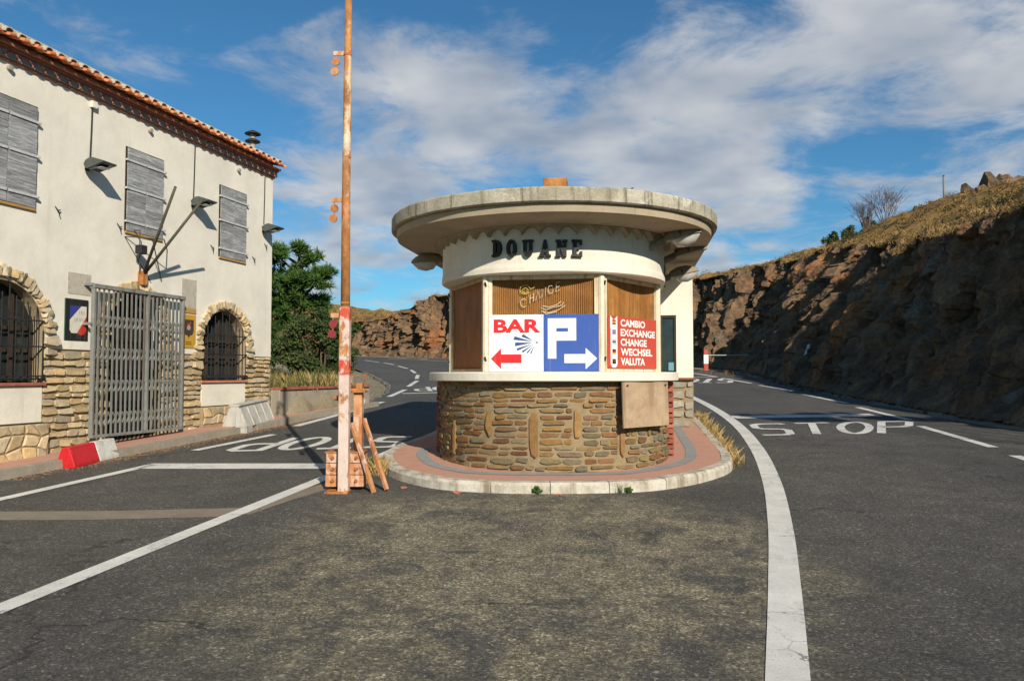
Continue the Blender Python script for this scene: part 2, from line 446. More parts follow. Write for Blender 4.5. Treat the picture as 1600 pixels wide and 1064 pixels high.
TERRA = mat_stone('terracotta', [(.66, .18, .06), (.66, .235, .095), (.50, .155, .07), (.62, .25, .12)], .2)
TERRAD = mat_stone('old_terracotta', [(.36, .135, .085), (.43, .17, .10)], .25)
GENO = simple('eave_mortar', [(.25, .21, .18), (.34, .29, .25)], 8, .95, .4)
LICHEN = simple('tile_mortar', [(.42, .37, .27), (.56, .50, .38)], 5, .95, .6, 30, .02, streak=((.25, .21, .15), 6))
WOODG = mat_stone('grey_shutter_wood', [(.27, .27, .265), (.33, .33, .32), (.23, .235, .235)], .3)
WOODG_GRAIN = None
OCHREW = simple('ochre_wood', [(.36, .20, .06), (.50, .30, .10)], 12, .7, .3, stretch=(.3, 3, 3))
IRON = simple('dark_iron', [(.018, .018, .02), (.035, .034, .034)], 8, .6, .2, 60)
GATE = simple('gate_green_grey', [(.18, .19, .175), (.25, .255, .23)], 6, .55, .15, 50, streak=((.13, .09, .06), 9))
STRAP = simple('galvanised_strap', [(.42, .42, .42), (.55, .55, .54)], 15, .5, .2)
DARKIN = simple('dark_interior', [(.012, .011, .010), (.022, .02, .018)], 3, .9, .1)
WFRAME = simple('brown_window_frame', [(.035, .024, .016), (.06, .042, .03)], 9, .6, .2)
GLASS = mat_glass('dark_glass')
PAVE = simple('red_pavement', [(.42, .215, .15), (.50, .275, .20), (.46, .25, .175)], 3.5, .9, .3, 90, .004)
PAVEG = simple('grey_paver', [(.235, .245, .24), (.31, .31, .29)], 6, .9, .3, 90, .004)
KERB = simple('worn_kerb', [(.30, .26, .20), (.52, .47, .38), (.62, .58, .50)], 4.5, .92, .6, 45, .012, streak=((.24, .20, .14), 9))
KERBG = simple('grey_kerb', [(.26, .225, .175), (.36, .315, .25)], 5, .92, .5, 45, .01)
CONC = simple('grey_concrete', [(.40, .385, .34), (.52, .50, .45)], 4, .9, .35, 50, .008, streak=((.28, .25, .20), 7))
WALLC = simple('wall_concrete', [(.30, .26, .20), (.40, .355, .28)], 3, .93, .5, 40, .012, streak=((.23, .20, .15), 4))
HILL = mat_rock()
print('materials ok')

# ------------------------------------------------------------------ ground, road, hillside
P0 = gp(140, 697, .12)
_t = cam_ray(1120, 585); FT = Vector((_t.x, _t.y, 0)).normalized(); FN = Vector((FT.y, -FT.x, 0))
FRZ = math.atan2(FT.y, FT.x)


def FW(u, v, z):                     # facade coordinates -> world
    q = P0 + FT * u + FN * v
    return Vector((q.x, q.y, z))


def sm(a, b, x):
    t = max(0.0, min(1.0, (x - a) / (b - a))); return t * t * (3 - 2 * t)


def interp(tab, y):
    if y <= tab[0][0]: return tab[0][1]
    for (a, b), (c, d) in zip(tab, tab[1:]):
        if y <= c: return b + (d - b) * (y - a) / (c - a)
    return tab[-1][1]


KV = .64                             # kerb face, metres out from the facade
kx = lambda y: P0.x + FT.x * ((y - P0.y) / FT.y) + KV / FT.y
LEFT = [(-25, kx(-25)), (-5, kx(-5)), (5, kx(5)), (19.4, kx(19.4)), (20.5, -4.0), (24.5, -4.0), (29.5, -4.75), (34, -5.9), (44, -8.8), (54, -13.0), (62, -20), (70, -30), (80, -48), (95, -75)]
RIGHT = [(-25, 10.6), (0, 10.0), (10, 9.55), (16, 9.35), (26, 9.9), (34, 10.9), (40, 11.2), (46, 10.2), (53, 6.8), (62, .5), (70, -7.3), (78, -16.5), (88, -30), (95, -42)]


def ground_z(x, y):
    z = SLOPE * min(y, 120)
    a = interp(LEFT, y) - x
    if 16 < y < 60 and a > 0:
        k = sm(.30, .42, a + .02) if y < 19.9 else sm(.8 + (y - 20) * .1, 3.5 + (y - 20) * .25, a)
        z += .58 * k * sm(15.6, 16.4, y) + .25 * sm(4, 14, a) * sm(16, 22, y)
    return z


mb = MB()
xs = [-420, -250, -150, -90, -60, -45, -36, -30, -25, -21, -18] + [-16 + .3 * i for i in range(46)] + [-1, 2, 5, 8, 10, 12, 14, 18, 26, 45, 90, 180, 420]
ys = [-300, -120, -50, -25, -10, 0, 6, 10, 13, 15, 16] + [16.5 + .35 * i for i in range(40)] + [31 + 1.2 * i for i in range(26)] + [66, 75, 90, 120, 200, 420]
vs = [(x, y, ground_z(x, y) - .03 + (.04 * noise.noise((x * .9, y * .9, 0)) if x < interp(LEFT, y) - 1 else -.06 if x < interp(RIGHT, y) else 0)) for y in ys for x in xs]
nx = len(xs)
mb.add(vs, [(j * nx + i, j * nx + i + 1, (j + 1) * nx + i + 1, (j + 1) * nx + i) for j in range(len(ys) - 1) for i in range(nx - 1)])
t = NT('dry_ground'); w = t.coord('World')
c = t.ramp(t.noise(w, .9, 8, .7), [(.3, (.17, .135, .075)), (.5, (.27, .22, .14)), (.7, (.34, .285, .19))])
c = t.mix(1, c, t.ramp(t.noise(w, 40, 5, .8), [(.3, .5), (.7, 1.4)]), 'MULTIPLY')
t.bump(t.noise(w, 30, 6, .8), .6, .03)
GROUND = t.done(c, .95)
struct(mb.build('ground', GROUND, smooth=True))

mb = MB(); rows = []
yl = [-25 + .5 * i for i in range(50)] + [0 + .5 * i for i in range(60)] + [30 + 1.0 * i for i in range(66)]
for y in yl:
    a, b = interp(LEFT, y), interp(RIGHT, y); a += .10 * noise.noise((0, y * 1.1, 5)) if y > 20 else 0; b += .25 * noise.noise((3, y * .8, 5))
    rows.append([(a + (b - a) * k / 24, y, gz(0, y)) for k in range(25)])
mb.loft(rows, closed=False)
road = struct(mb.build('road', A))


def strip_pts(mb, pts, w, z=.006, closed=False):
    n = len(pts); L = []; Rr = []
    for i in range(n):
        p = pts[i]
        a = pts[(i - 1) % n] if (closed or i) else p; b = pts[(i + 1) % n] if (closed or i < n - 1) else p
        d1 = (p - a); d2 = (b - p); d1.z = d2.z = 0
        if d1.length < 1e-6: d1 = d2
        if d2.length < 1e-6: d2 = d1
        d1 = d1.normalized(); d2 = d2.normalized(); d = (d1 + d2)
        d = d.normalized() if d.length > .2 else d1
        k = 1 / max(.55, d.dot(d1)); nrm = Vector((-d.y, d.x, 0)) * (w / 2 * k)
        for lst, q in ((L, p + nrm), (Rr, p - nrm)): lst.append((q.x, q.y, gz(q.x, q.y) + z))
    m = n if closed else n - 1
    mb.add(L + Rr, [(i, (i + 1) % n, (i + 1) % n + n, i + n) for i in range(m)])


def smooth_px(px, k=8):
    """Catmull-Rom through ground points of a pixel polyline"""
    P = [gp(*q) for q in px]; out = []
    for i in range(len(P) - 1):
        a = P[max(0, i - 1)]; b = P[i]; c = P[i + 1]; d = P[min(len(P) - 1, i + 2)]
        for j in range(k):
            s = j / k
            out.append(.5 * ((2 * b) + (c - a) * s + (2 * a - 5 * b + 4 * c - d) * s * s + (3 * b - a - 3 * c + d) * s ** 3))
    return out + [P[-1]]


def line(name, px, w, m=WHITE_LINE, z=.006, k=8):
    mb = MB(); strip_pts(mb, smooth_px(px, k) if len(px) > 2 else [gp(*px[0]).lerp(gp(*px[1]), s / 12) for s in range(13)], w, z)
    return mb.build(name, m, road, fix=False)


# repaired trench, then the painted lines
line('trench_patch', [(-200, 810), (0, 806), (150, 805), (372, 800)], .38, TRENCH, .003)
line('trench_patch', [(372, 803), (440, 780), (520, 757)], .26, TRENCH, .004)
line('edge_line', [(-160, 1016), (505, 748)], .17)
line('edge_line', [(505, 748), (597, 711), (682, 676), (700, 668)], .17)
line('edge_line', [(-60, 794), (240, 726)], .15)
line('stop_line', [(226, 728.5), (520, 728.5)], .44)
line('edge_line', [(304, 704), (428, 679)], .15)
for a, b in (((462, 666), (530, 648)), ((530, 648), (598, 628)), ((608, 620), (633, 609)), ((638, 604), (652, 595)), ((651, 592), (653, 586)), ((649, 583), (642, 578)), ((637, 576), (622, 572)), ((616, 570), (600, 567)), ((592, 566), (570, 563)), ((560, 562.5), (540, 561.5))):
    line('lane_dash', [a, b], .17)
line('edge_line', [(540, 555.5), (607, 558)], .3)
line('edge_line', [(607, 560), (650, 562), (700, 565)], .16)
for a, b in (((618, 558.8), (634, 559.5)), ((655, 560.6), (668, 561.2))): line('lane_dash', [a, b], .3)
line('stop_line', [(628, 615), (700, 613)], .25)
# right hand carriageway
line('edge_line', [(1040, 600), (1078, 619), (1115, 638), (1152, 664), (1182, 700), (1205, 750), (1219, 820), (1226, 920), (1231, 1064), (1236, 1250)], .215, k=12)
line('stop_line', [(1143, 652), (1368, 648.5)], .55)
for a, b in (((1340, 636.5), (1420, 656)), ((1438, 666), (1552, 699)), ((1254, 616), (1322, 630)), ((1187, 602), (1240, 611)), ((1128, 591), (1174, 599)), ((1585, 712), (1680, 742)), ((1273, 605), (1293, 608))):
    line('lane_dash', [a, b], .17)
line('edge_line', [(1050, 579), (1085, 583.5), (1120, 589)], .2)
line('edge_line', [(1120, 589), (1060, 590)], .2)

GLY = {'S': [([(.95, .93), (.8, 1), (.22, 1), (.04, .92), (.04, .62), (.22, .53), (.78, .47), (.96, .38), (.96, .08), (.78, 0), (.04, 0)], 0)],
       'T': [([(0, 1), (1, 1)], 0), ([(.5, 1), (.5, 0)], 0)],
       'O': [([(.5 + .46 * math.cos(a), .5 + .5 * math.sin(a)) for a in [2 * math.pi * i / 24 for i in range(24)]], 1)],
       'P': [([(.05, 0), (.05, 1), (.72, 1), (.93, .92), (.93, .58), (.72, .5), (.05, .5)], 0)]}


def ground_text(word, BL, BR, TL, TR, w):
    P = [gp(*q) for q in (BL, BR, TL, TR)]
    for i, ch in enumerate(word):
        mb = MB(); x0 = i / len(word) + .012; x1 = (i + 1) / len(word) - .045
        for k, (poly, cl) in enumerate(GLY[ch]):
            q = []
            for (a, b) in poly:
                s = x0 + (x1 - x0) * a
                q.append(P[0].lerp(P[1], s).lerp(P[2].lerp(P[3], s), b))
            strip_pts(mb, q, w, .006 + k * .003, bool(cl))
        mb.build('painted_letter', WHITE_LINE, road, fix=False)


ground_text('STOP', (1187, 680), (1432, 676), (1170, 663), (1436, 658), .15)
ground_text('STOP', (648, 682.5), (408, 684.5), (620, 698), (338, 705.5), .15)
ground_text('STOP', (1148, 592), (1040, 592), (1142, 598), (1030, 598), .22)
ground_text('STOP', (760, 604), (640, 605), (765, 610), (645, 611), .16)

# hillside: rock cutting with a grassy top, swept round the bend
STA = [(16, -34, 6.5, 5), (13.5, -14, 6.0, 4), (11.6, -3, 5.2, 3.4), (10.9, 7, 5.0, 2.7), (10.5, 16, 5.05, 2.5), (10.8, 26, 4.8, 2.7), (12.2, 37, 6.1, 2.6), (12.7, 43.5, 6.5, 1.8), (10.9, 51, 6.0, 1.0), (5, 61, 5, 1.0),
       (-3, 69, 5.2, .5), (-8.5, 74, 5.9, .3), (-12.5, 78, 4.6, .8), (-18, 83, 3.6, 1.6), (-36, 94, 4, 3.2), (-60, 104, 6, 5), (-90, 114, 8, 8)]
NS = []
for i in range(len(STA) - 1):
    a, b, c, d = STA[max(0, i - 1)], STA[i], STA[i + 1], STA[min(len(STA) - 1, i + 2)]
    ln = math.hypot(c[0] - b[0], c[1] - b[1]); step = .13 if 7 <= b[1] < 52 else (.45 if b[1] < 7 else .26)
    k = max(3, int(ln / step))
    for j in range(k):
        s = j / k
        NS.append([.5 * ((2 * b[m]) + (c[m] - a[m]) * s + (2 * a[m] - 5 * b[m] + 4 * c[m] - d[m]) * s * s + (3 * b[m] - a[m] - 3 * c[m] + d[m]) * s ** 3) for m in range(4)])
CR = 46
HQ = [0.15, .4, .7, 1.0, 1.35, 1.7, 2.1, 2.5, 3.0, 3.5, 4.0, 4.6, 5.2, 6, 7, 8.5, 10.5, 13, 17, 23, 32]
HP = []; GR = []


def hash1(v): return noise.cell(Vector((v.x * 91.7, v.y * 57.3, 3.1)))


def rockdisp(p, S):
    """outward offset of the cut face: tilted slabs and ribs, S metres along the cutting"""
    a = S - .42 * p.z + .5 * noise.noise(p * .5); z = p.z
    d = 0.0
    for f, k, amp, tilt in ((.55, .20, .95, .55), (1.35, .26, .42, .28), (3.2, .42, .17, .10)):
        q = Vector((a * f + .25 * noise.noise(p * f * 1.1), z * f * k * 1.9, f * 7.7)); c = noise.voronoi(Vector((q.x, q.y, 0)))[1][0]
        d += amp * hash1(c) + tilt * (q.x - c.x) * (hash1(c * 1.7) * 1.4 - .15)   # each slab leans its own way
    d *= .6 + .4 * sm(20, 30, p.y)
    d += .45 * noise.fractal(p * .30, 1, 2, 4) + .16 * noise.fractal(Vector((a * 1.6, z * .8, 1)), .9, 2, 4)
    return d


SL = 0.0
for i, (x, y, H, rise) in enumerate(NS):
    a = NS[max(0, i - 1)]; b = NS[min(len(NS) - 1, i + 1)]
    d = Vector((b[0] - a[0], b[1] - a[1], 0)).normalized(); inw = Vector((d.y, -d.x, 0))
    base = Vector((x, y, gz(0, min(y, 120)))); SL += math.hypot(x - NS[max(0, i - 1)][0], y - NS[max(0, i - 1)][1])
    LN = interp([(0, 1.7), (16, 1.7), (24, 2.1), (32, 3.3), (44, 4.3), (52, 3.2), (60, 1.7)], y)
    H += .45 * noise.noise((x * .35, y * .35, 2)) + .25 * noise.noise((x * 1.3, y * 1.3, 8)); col = []
    for r in range(CR + 1):
        t_ = r / CR; w_ = -.5 * (1 - t_) ** 6 + LN * t_ ** 1.1; p = base + inw * w_; p.z += H * t_ - .08 * (r == 0)
        k = min(1, t_ * 6) * (1 - .25 * sm(.85, 1, t_))
        p += -inw * (rockdisp(p, SL) - .35) * k + Vector((0, 0, .05 * noise.noise(p * 2) * k))
        col.append(p); GR.append((.12 * sm(.9, 1, t_) if r < CR else .3) + (.36 * sm(.05, .5, t_) if y > 60 and r < CR else 0))
    for q in HQ:
        p = base + inw * (LN + q); z = H + rise * (1 - math.exp(-q / 3.6)) + (.04 if y < 52 else .0) * q
        p.z += z + (.30 if y < 52 else .75) * noise.fractal(Vector((p.x, p.y, 0)) * .45, .8, 2, 5) * min(1, q); p.x += .1 * noise.noise(p * 3)
        col.append(p); GR.append((.3 + .7 * sm(0, .6, q)) * (1 if y < 52 else .72))
    HP.append(col)
mb = MB(); nr = len(HP[0])
mb.add([p for c in HP for p in c], [(i * nr + j, (i + 1) * nr + j, (i + 1) * nr + j + 1, i * nr + j + 1) for i in range(len(HP) - 1) for j in range(nr - 1)])
hill = struct(mb.build('hillside', HILL))
at = hill.data.attributes.new('grass', 'FLOAT', 'POINT'); at.data.foreach_set('value', GR)


def proj(p):
    d = p - Vector((0, 0, CAM_H)); z = d.y * math.cos(PITCH) + d.z * math.sin(PITCH); yv = -d.y * math.sin(PITCH) + d.z * math.cos(PITCH)
    return (800 + FPX * d.x / z, 532 - FPX * yv / z, z)


def on_hill(px, py, rmin=CR + 1, maxz=70):
    best = None
    for c in HP:
        for j in range(rmin, nr):
            p = c[j]
            if p.y < 8: continue
            q = proj(p)
            if q[2] > maxz: continue
            e = math.hypot(q[0] - px, q[1] - py) + q[2] * .15
            if best is None or e < best[0]: best = (e, p)
    return best[1].copy()


def skyline(px, maxz=60):
    """the hill point that forms the crest at an image column"""
    return min((p for c in HP if c[0].y > 9 for p in c[CR + 1:] if abs(proj(p)[0] - px) < 9 and proj(p)[2] < maxz), key=lambda p: proj(p)[1]).copy()
print('terrain ok')

# ------------------------------------------------------------------ small piece makers
def stone_piece(w, h, d, rnd, n=10, embed=.03, square=.55):
    """irregular rounded stone in the XZ plane, proud towards -Y: returns verts, faces"""
    out = []
    k1, k2, k3, k4 = (rnd.uniform(.5, 1.0) for _ in range(4)); sk = rnd.uniform(-.16, .16) * min(1, w / h * .5)
    for i in range(n):
        a = 2 * math.pi * (i + .42 * rnd.uniform(-1, 1)) / n
        c, s = math.cos(a), math.sin(a); e = square
        x = math.copysign(abs(c) ** e, c) * w / 2; z = math.copysign(abs(s) ** e, s) * h / 2
        kz = (k1 if x < 0 else k2) if z > 0 else (k3 if x < 0 else k4)
        kz = kz + (1 - kz) * max(0, 1 - abs(x) / (w * .32))
        out.append((x * rnd.uniform(.88, 1.03) + sk * z, z * kz * rnd.uniform(.9, 1.04)))
    t1, t2 = rnd.uniform(-.35, .35), rnd.uniform(-.3, .3)
    dd = lambda x, z: d * (1 + t1 * 2 * x / w + t2 * 2 * z / h)
    vs = [(x, embed, z) for x, z in out] + [(x * .995, -dd(x, z) * .78, z * .985) for x, z in out] + [(x * .955 , -dd(x, z) * rnd.uniform(.9, 1.12), z * .90) for x, z in out]
    tx, tz = rnd.uniform(-.2, .2) * w, rnd.uniform(-.1, .1) * h
    vs.append((tx, -dd(tx, tz) * 1.03, tz))
    fs = []
    for k in (0, n):
        fs += [(k + i, k + (i + 1) % n, k + n + (i + 1) % n, k + n + i) for i in range(n)]
    fs += [(2 * n + i, 2 * n + (i + 1) % n, 3 * n) for i in range(n)]
    return vs, fs


def put_stone(name, parent, m, w, h, d, rnd, fmap, n=10, square=.55):
    vs, fs = stone_piece(w, h, d, rnd, n, square=square)
    mb = MB(); mb.add([fmap(*v) for v in vs], fs); return mb.build(name, m, parent)


def courses(x0, x1, z0, z1, hmin, hmax, wmin, wmax, gap, rnd):
    """rubble courses: yields centre x, z, width, height"""
    z = z0; out = []
    while z < z1 - hmin * .6:
        h = min(rnd.uniform(hmin, hmax), z1 - z); x = x0 - rnd.uniform(0, wmin * .4)
        while x < x1:
            w = rnd.uniform(wmin, wmax) * (1.0 if h < (hmin + hmax) / 2 else 1.15)
            a, b = max(x, x0), min(x + w, x1)
            if b - a > wmin * .45: out.append(((a + b) / 2, z + h / 2 + rnd.uniform(-.1, .1) * h, b - a - gap, h - gap * .8))
            x += w
        z += h
    return out


FONT_CACHE = {}


def text_mesh(s, size, offset=0.0, extrude=0.0, space=1.0, shear=0.0):
    cu = bpy.data.curves.new('lettering', 'FONT'); cu.body = s; cu.size = size; cu.offset = offset; cu.extrude = extrude; cu.space_character = space; cu.shear = shear
    cu.resolution_u = 4; o = bpy.data.objects.new('lettering', cu); COL.objects.link(o)
    dg = bpy.context.evaluated_depsgraph_get(); me = bpy.data.meshes.new_from_object(o.evaluated_get(dg))
    bpy.data.objects.remove(o); bpy.data.curves.remove(cu)
    vs = [v.co.copy() for v in me.vertices]; fs = [tuple(p.vertices) for p in me.polygons]; bpy.data.meshes.remove(me)
    return vs, fs


def text_box(s, x0, x1, z0, z1, y, offset=0.0, depth=.0):
    """lettering fitted to a box in the XZ plane facing -Y"""
    vs, fs = text_mesh(s, 1.0, offset)
    ax = min(v.x for v in vs); bx = max(v.x for v in vs); ay = min(v.y for v in vs); by = max(v.y for v in vs)
    return [(x0 + (v.x - ax) / (bx - ax) * (x1 - x0), y, z0 + (v.y - ay) / (by - ay) * (z1 - z0)) for v in vs], fs


# ------------------------------------------------------------------ the customs house
house = thing('customs_house', 'cream plastered two storey building with stone lower wall and red tiled eaves', 'building', (P0.x, P0.y, P0.z), FRZ)
# local frame: x along the facade, -y towards the road, z world height
UC, ZS, ZT = 4.76, 2.06, 5.80
ARCH = [(-1.565, 2.27, .675), (3.19, 2.235, .675)]
DOOR = (.88, 2.42, .60)
U0 = -7.0


def arc(cx, cz, r, a0, a1, n):
    return [(cx + r * math.cos(a0 + (a1 - a0) * i / n), cz + r * math.sin(a0 + (a1 - a0) * i / n)) for i in range(n + 1)]


up = [(U0, ZS)]; lo = [(U0, -.3), (U0, ZS)]
for (cx, cz, r, zb) in sorted([(a[0], a[1], a[2], 1.57) for a in ARCH] + [(DOOR[0], DOOR[1], DOOR[2], -.3)]):
    up += [(cx - r, ZS)] + arc(cx, cz, r, math.pi, 0, 20) + [(cx + r, ZS)]
    lo += [(cx - r, ZS), (cx - r, zb), (cx + r, zb), (cx + r, ZS)]
up += [(UC, ZS), (UC, ZT + .3), (U0, ZT + .3)]; lo += [(UC, ZS), (UC, -.3)]
MB().prism([(x, -.025, z) for x, z in up], (0, .275, 0)).build('plaster_wall', PLASTER, house)
MB().prism([(x, 0, z) for x, z in lo], (0, .25, 0)).build('lower_wall', MORTAR2, house)
mb = MB(); mb.box(U0, UC, 5.5, 5.75, -.3, 6.1); mb.box(UC - .25, UC - .002, .252, 5.5, -.3, 6.05); mb.box(U0, U0 + .25, .252, 5.5, -.3, 6.05); mb.build('rear_wall', PLASTER, house)
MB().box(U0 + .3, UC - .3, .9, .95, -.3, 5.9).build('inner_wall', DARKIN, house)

rs = random.Random(11)
blocked = [(-2.26, -.875, 1.0, 3.3), (2.50, 3.88, 0, 3.3), (DOOR[0] - .62, DOOR[0] + .62, -1, 3.3), (-9, -.80, 0, 1.03)]


def hole(x, z, w, h):
    return any(a - w * .35 < x < b + w * .35 and c - h * .3 < z < d for a, b, c, d in blocked)


idm = lambda x, y, z: (x, y, z)
for (x0, x1) in ((-3.4, -2.26), (-.89, .27), (1.49, 2.51), (3.87, UC - .01)):
    for (cx, cz, w, h) in courses(x0, x1, .42, ZS - .01, .07, .135, .13, .34, .006, rs):
        if hole(cx, cz, 0, h): continue
        lowest = SLOPE * (P0.y + FT.y * cx) + .06
        if cz < lowest: continue
        put_stone('stone', house, HSTONE, w, h, rs.uniform(.018, .045), rs, lambda x, y, z, cx=cx, cz=cz: (cx + x, y - .004, cz + z), 11, .3)
for (cx, cz, r, nst, grow, pdep) in [(a[0], a[1], a[2], 31, .20, .055) for a in ARCH] + [(DOOR[0], DOOR[1], DOOR[2], 22, .20, .05)]:
    for k in range(nst):
        a = math.pi * (k + .5) / nst; ln = rs.uniform(grow * .82, grow * 1.18); th = math.pi * (r + .1) / nst
        ca, sa = math.cos(a), math.sin(a)
        put_stone('arch_stone', house, HSTONE, th * 1.02, ln, pdep + rs.uniform(-.012, .02), rs,
                  lambda x, y, z, ca=ca, sa=sa, ln=ln, r=r, cx=cx, cz=cz: (cx + ca * (r - .01 + ln / 2 + z) + sa * x, y - .022, cz + sa * (r - .01 + ln / 2 + z) - ca * x), 9, .3)
    z = cz                                                     # impost and jamb stones down the sides
    for sgn in (-1, 1):
        z = cz - .0
        while z > ZS - .12 if cx != DOOR[0] else z > 1.0:
            h = rs.uniform(.10, .2); w = rs.uniform(.17, .27)
            put_stone('jamb_stone', house, HSTONE, w, h * .95, .06, rs, lambda x, y, z_, z=z, h=h, w=w, sgn=sgn, cx=cx, r=r: (cx + sgn * (r + w / 2 - .01) + x, y - .02, z - h / 2 + z_), 9, .38)
            z -= h
# rough facing slabs of the plinth
for (x0, x1, z0, z1) in ((-3.4, -.80, .36, 1.03), (2.50, 3.9, .80, 1.11)):
    MB().prism([(x0, 0, z0 - .3), (x1, 0, z0 - .3), (x1, 0, z1), (x0, 0, z1)], (0, -.075, 0)).build('plinth', MORTAR2, house, bevel=.012)
    nx_ = int((x1 - x0) / .19); nz_ = int((z1 - z0) / .155) or 1
    jit = {(i, j): (x0 + (x1 - x0) * max(0, min(1, (i + .5 * (j % 2) - .25 + rs.uniform(-.32, .32) * (0 < i < nx_)) / nx_)), z0 + (z1 - z0) * (j + (rs.uniform(-.3, .3) if 0 < j < nz_ else 0)) / nz_) for i in range(nx_ + 1) for j in range(nz_ + 1)}
    for i in range(nx_):
        for j in range(nz_):
            q4 = [jit[i, j], jit[i + 1, j], jit[i + 1, j + 1], jit[i, j + 1]]; mx, mz = sum(q[0] for q in q4) / 4, sum(q[1] for q in q4) / 4
            q8 = []
            for a_, b_ in zip(q4, q4[1:] + q4[:1]): q8 += [(a_[0] + (mx - a_[0]) * .14, a_[1] + (mz - a_[1]) * .14), ((a_[0] + b_[0]) / 2 + (mx - (a_[0] + b_[0]) / 2) * .09 + rs.uniform(-.012, .012), (a_[1] + b_[1]) / 2 + (mz - (a_[1] + b_[1]) / 2) * .09 + rs.uniform(-.01, .01))]
            MB().loft([[(x, -.07, z) for x, z in q8], [(x, -.083, z) for x, z in q8], [(mx + (x - mx) * .86, -.093 - rs.uniform(0, .006), mz + (z - mz) * .84) for x, z in q8]], True, False, True).build('stone', HSTONE, house)
            continue
            cx = x0 + (i + .5 + .25 * (j % 2)) * (x1 - x0) / (nx_ + .25) + rs.uniform(-.02, .02); cz = z0 + (j + .5) * (z1 - z0) / nz_ + rs.uniform(-.015, .015)
            put_stone('stone', house, HSTONE, .185 * rs.uniform(.8, 1.02), .15 * rs.uniform(.8, 1.05), .014, rs, lambda x, y, z, cx=cx, cz=cz: (cx + x, y - .075, cz + z), 7, .8)
# windows with iron grilles
for (cx, cz, r), lab in zip(ARCH, ('left', 'right')):
    MB().prism([(cx - r + .003, -.012, 1.05 if cx < 0 else 1.125), (cx + r - .003, -.012, 1.05 if cx < 0 else 1.125), (cx + r - .003, -.012, 1.545), (cx - r + .003, -.012, 1.545)], (0, -.022, 0)).build('under_sill_panel', BOOTHW, house, bevel=.006)
    sill = MB().box(cx - r - .03, cx + r + .03, -.07, .1, 1.548, 1.59).build('window_sill', TERRAD, house, bevel=.006)
    rv_ = [(cx - r + .012, 1.592)] + arc(cx, cz, r - .012, math.pi, 0, 20) + [(cx + r - .012, 1.592)]
    ro_ = [(cx - r - .0, 1.592)] + arc(cx, cz, r - .0, math.pi, 0, 20) + [(cx + r + .0, 1.592)]
    MB().loft([[(x, .245, z) for x, z in ro_], [(x, .245, z) for x, z in rv_], [(x, -.035, z) for x, z in rv_], [(x, -.035, z) for x, z in ro_]], False).build('reveal', MORTAR2, house)
    wd = MB().prism([(x, .17, z) for x, z in [(cx - r, 1.59)] + arc(cx, cz, r, math.pi, 0, 16) + [(cx + r, 1.59)]], (0, .02, 0)).build('window', GLASS, house)
    mb = MB()
    for k in range(5): x = cx - r + .05 + k * (2 * r - .1) / 4; mb.box(x - .03, x + .03, .13, .168, 1.6, cz + math.sqrt(max(.001, r * r - (x - cx) ** 2)) - .02)
    for z in (1.62, 2.0, 2.3): mb.box(cx - r + .02, cx + r - .02, .135, .166, z, z + .05)
    mb.build('window_frame', WFRAME, wd)
    mb = MB()
    for k in range(13):
        x = cx - r + .03 + k * (2 * r - .06) / 12; top = cz + math.sqrt(max(.004, r * r - (x - cx) ** 2)) - .05 - .12 * (k % 2 == 0)
        mb.tube([(x, -.05, 1.61), (x, -.05, top)], .0085, 5)
        mb.tube([(x - .012, -.085, 1.655), (x + .012, -.085, 1.655)], .018, 5)
    for z in (1.63, 1.67, 2.07, 2.42):
        hw = r + .02 if z < cz else math.sqrt(max(.01, r * r - (z - cz) ** 2))
        mb.box(cx - hw, cx + hw, -.062, -.040, z, z + .018)
    mb.build('iron_grille', IRON, house)
# door leaf behind the gate
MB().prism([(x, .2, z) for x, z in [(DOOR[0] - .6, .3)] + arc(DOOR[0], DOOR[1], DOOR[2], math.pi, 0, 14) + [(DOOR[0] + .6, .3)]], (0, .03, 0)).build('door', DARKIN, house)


# shutters
def wood_mat():
    t = NT('weathered_shutter_plank'); o = t.coord('Object', (1.2, 8, 16), True); n = t.noise(o, 3.2, 8, .75, .4); f = t.noise(o, 14, 6, .8)
    col = t.ramp(n, [(.3, (.12, .123, .125)), (.48, (.26, .262, .26)), (.62, (.46, .46, .45))])
    col = t.mix(1, col, t.ramp(t.rnd(), [(0, .78), (1, 1.2)]), 'MULTIPLY'); col = t.mix(1, col, t.ramp(f, [(.3, .62), (.7, 1.25)]), 'MULTIPLY')
    t.bump(n, .6, .008); t.bump(f, .5, .004); return t.done(col, .9)


SHUT = wood_mat()
NPL = 13
for wi, (ua, ub, za, zb) in enumerate(((-2.0, -1.11, 3.955, 5.33), (.585, 1.40, 3.955, 5.27), (2.97, 3.785, 3.905, 5.23))):
    MB().box(ua - .015, ub + .015, -.055, .0, za - .04, za - .004).build('wooden_sill', OCHREW, house, bevel=.004)
    um = (ua + ub) / 2
    for side in (0, 1):
        a, b = (ua, um - .006) if side == 0 else (um + .006, ub)
        if side == 0: MB().box(ua - .022, ub + .022, -.036, -.02, za - .003, zb + .022).build('shutter_recess_shade', WFRAME, house)  # dark flat border, its colour standing in for shade of a recess round the leaves
        leaf = MB().box(a + .004, b - .004, -.045, -.028, za, zb).build('shutter', WFRAME, house)
        ph = (zb - za) / NPL
        me = None
        for k in range(NPL):
            dx = rs.uniform(-.003, .003); o = MB().box(a + dx, b + dx, -.060 - rs.uniform(0, .003), -.0455, za + k * ph + .0012, za + (k + 1) * ph - .0012).build('plank', SHUT, leaf)
        for fz in (.10, .5, .84):
            z = za + (zb - za) * fz
            s_ = MB(); s_.box(a + .01, b - .01, -.078, -.0685, z, z + .035)
            s_.box((a - .045) if side == 0 else (b - .01), (a + .01) if side == 0 else (b + .045), -.085, -.05, z + .002, z + .03)
            s_.build('strap_hinge', STRAP, leaf)

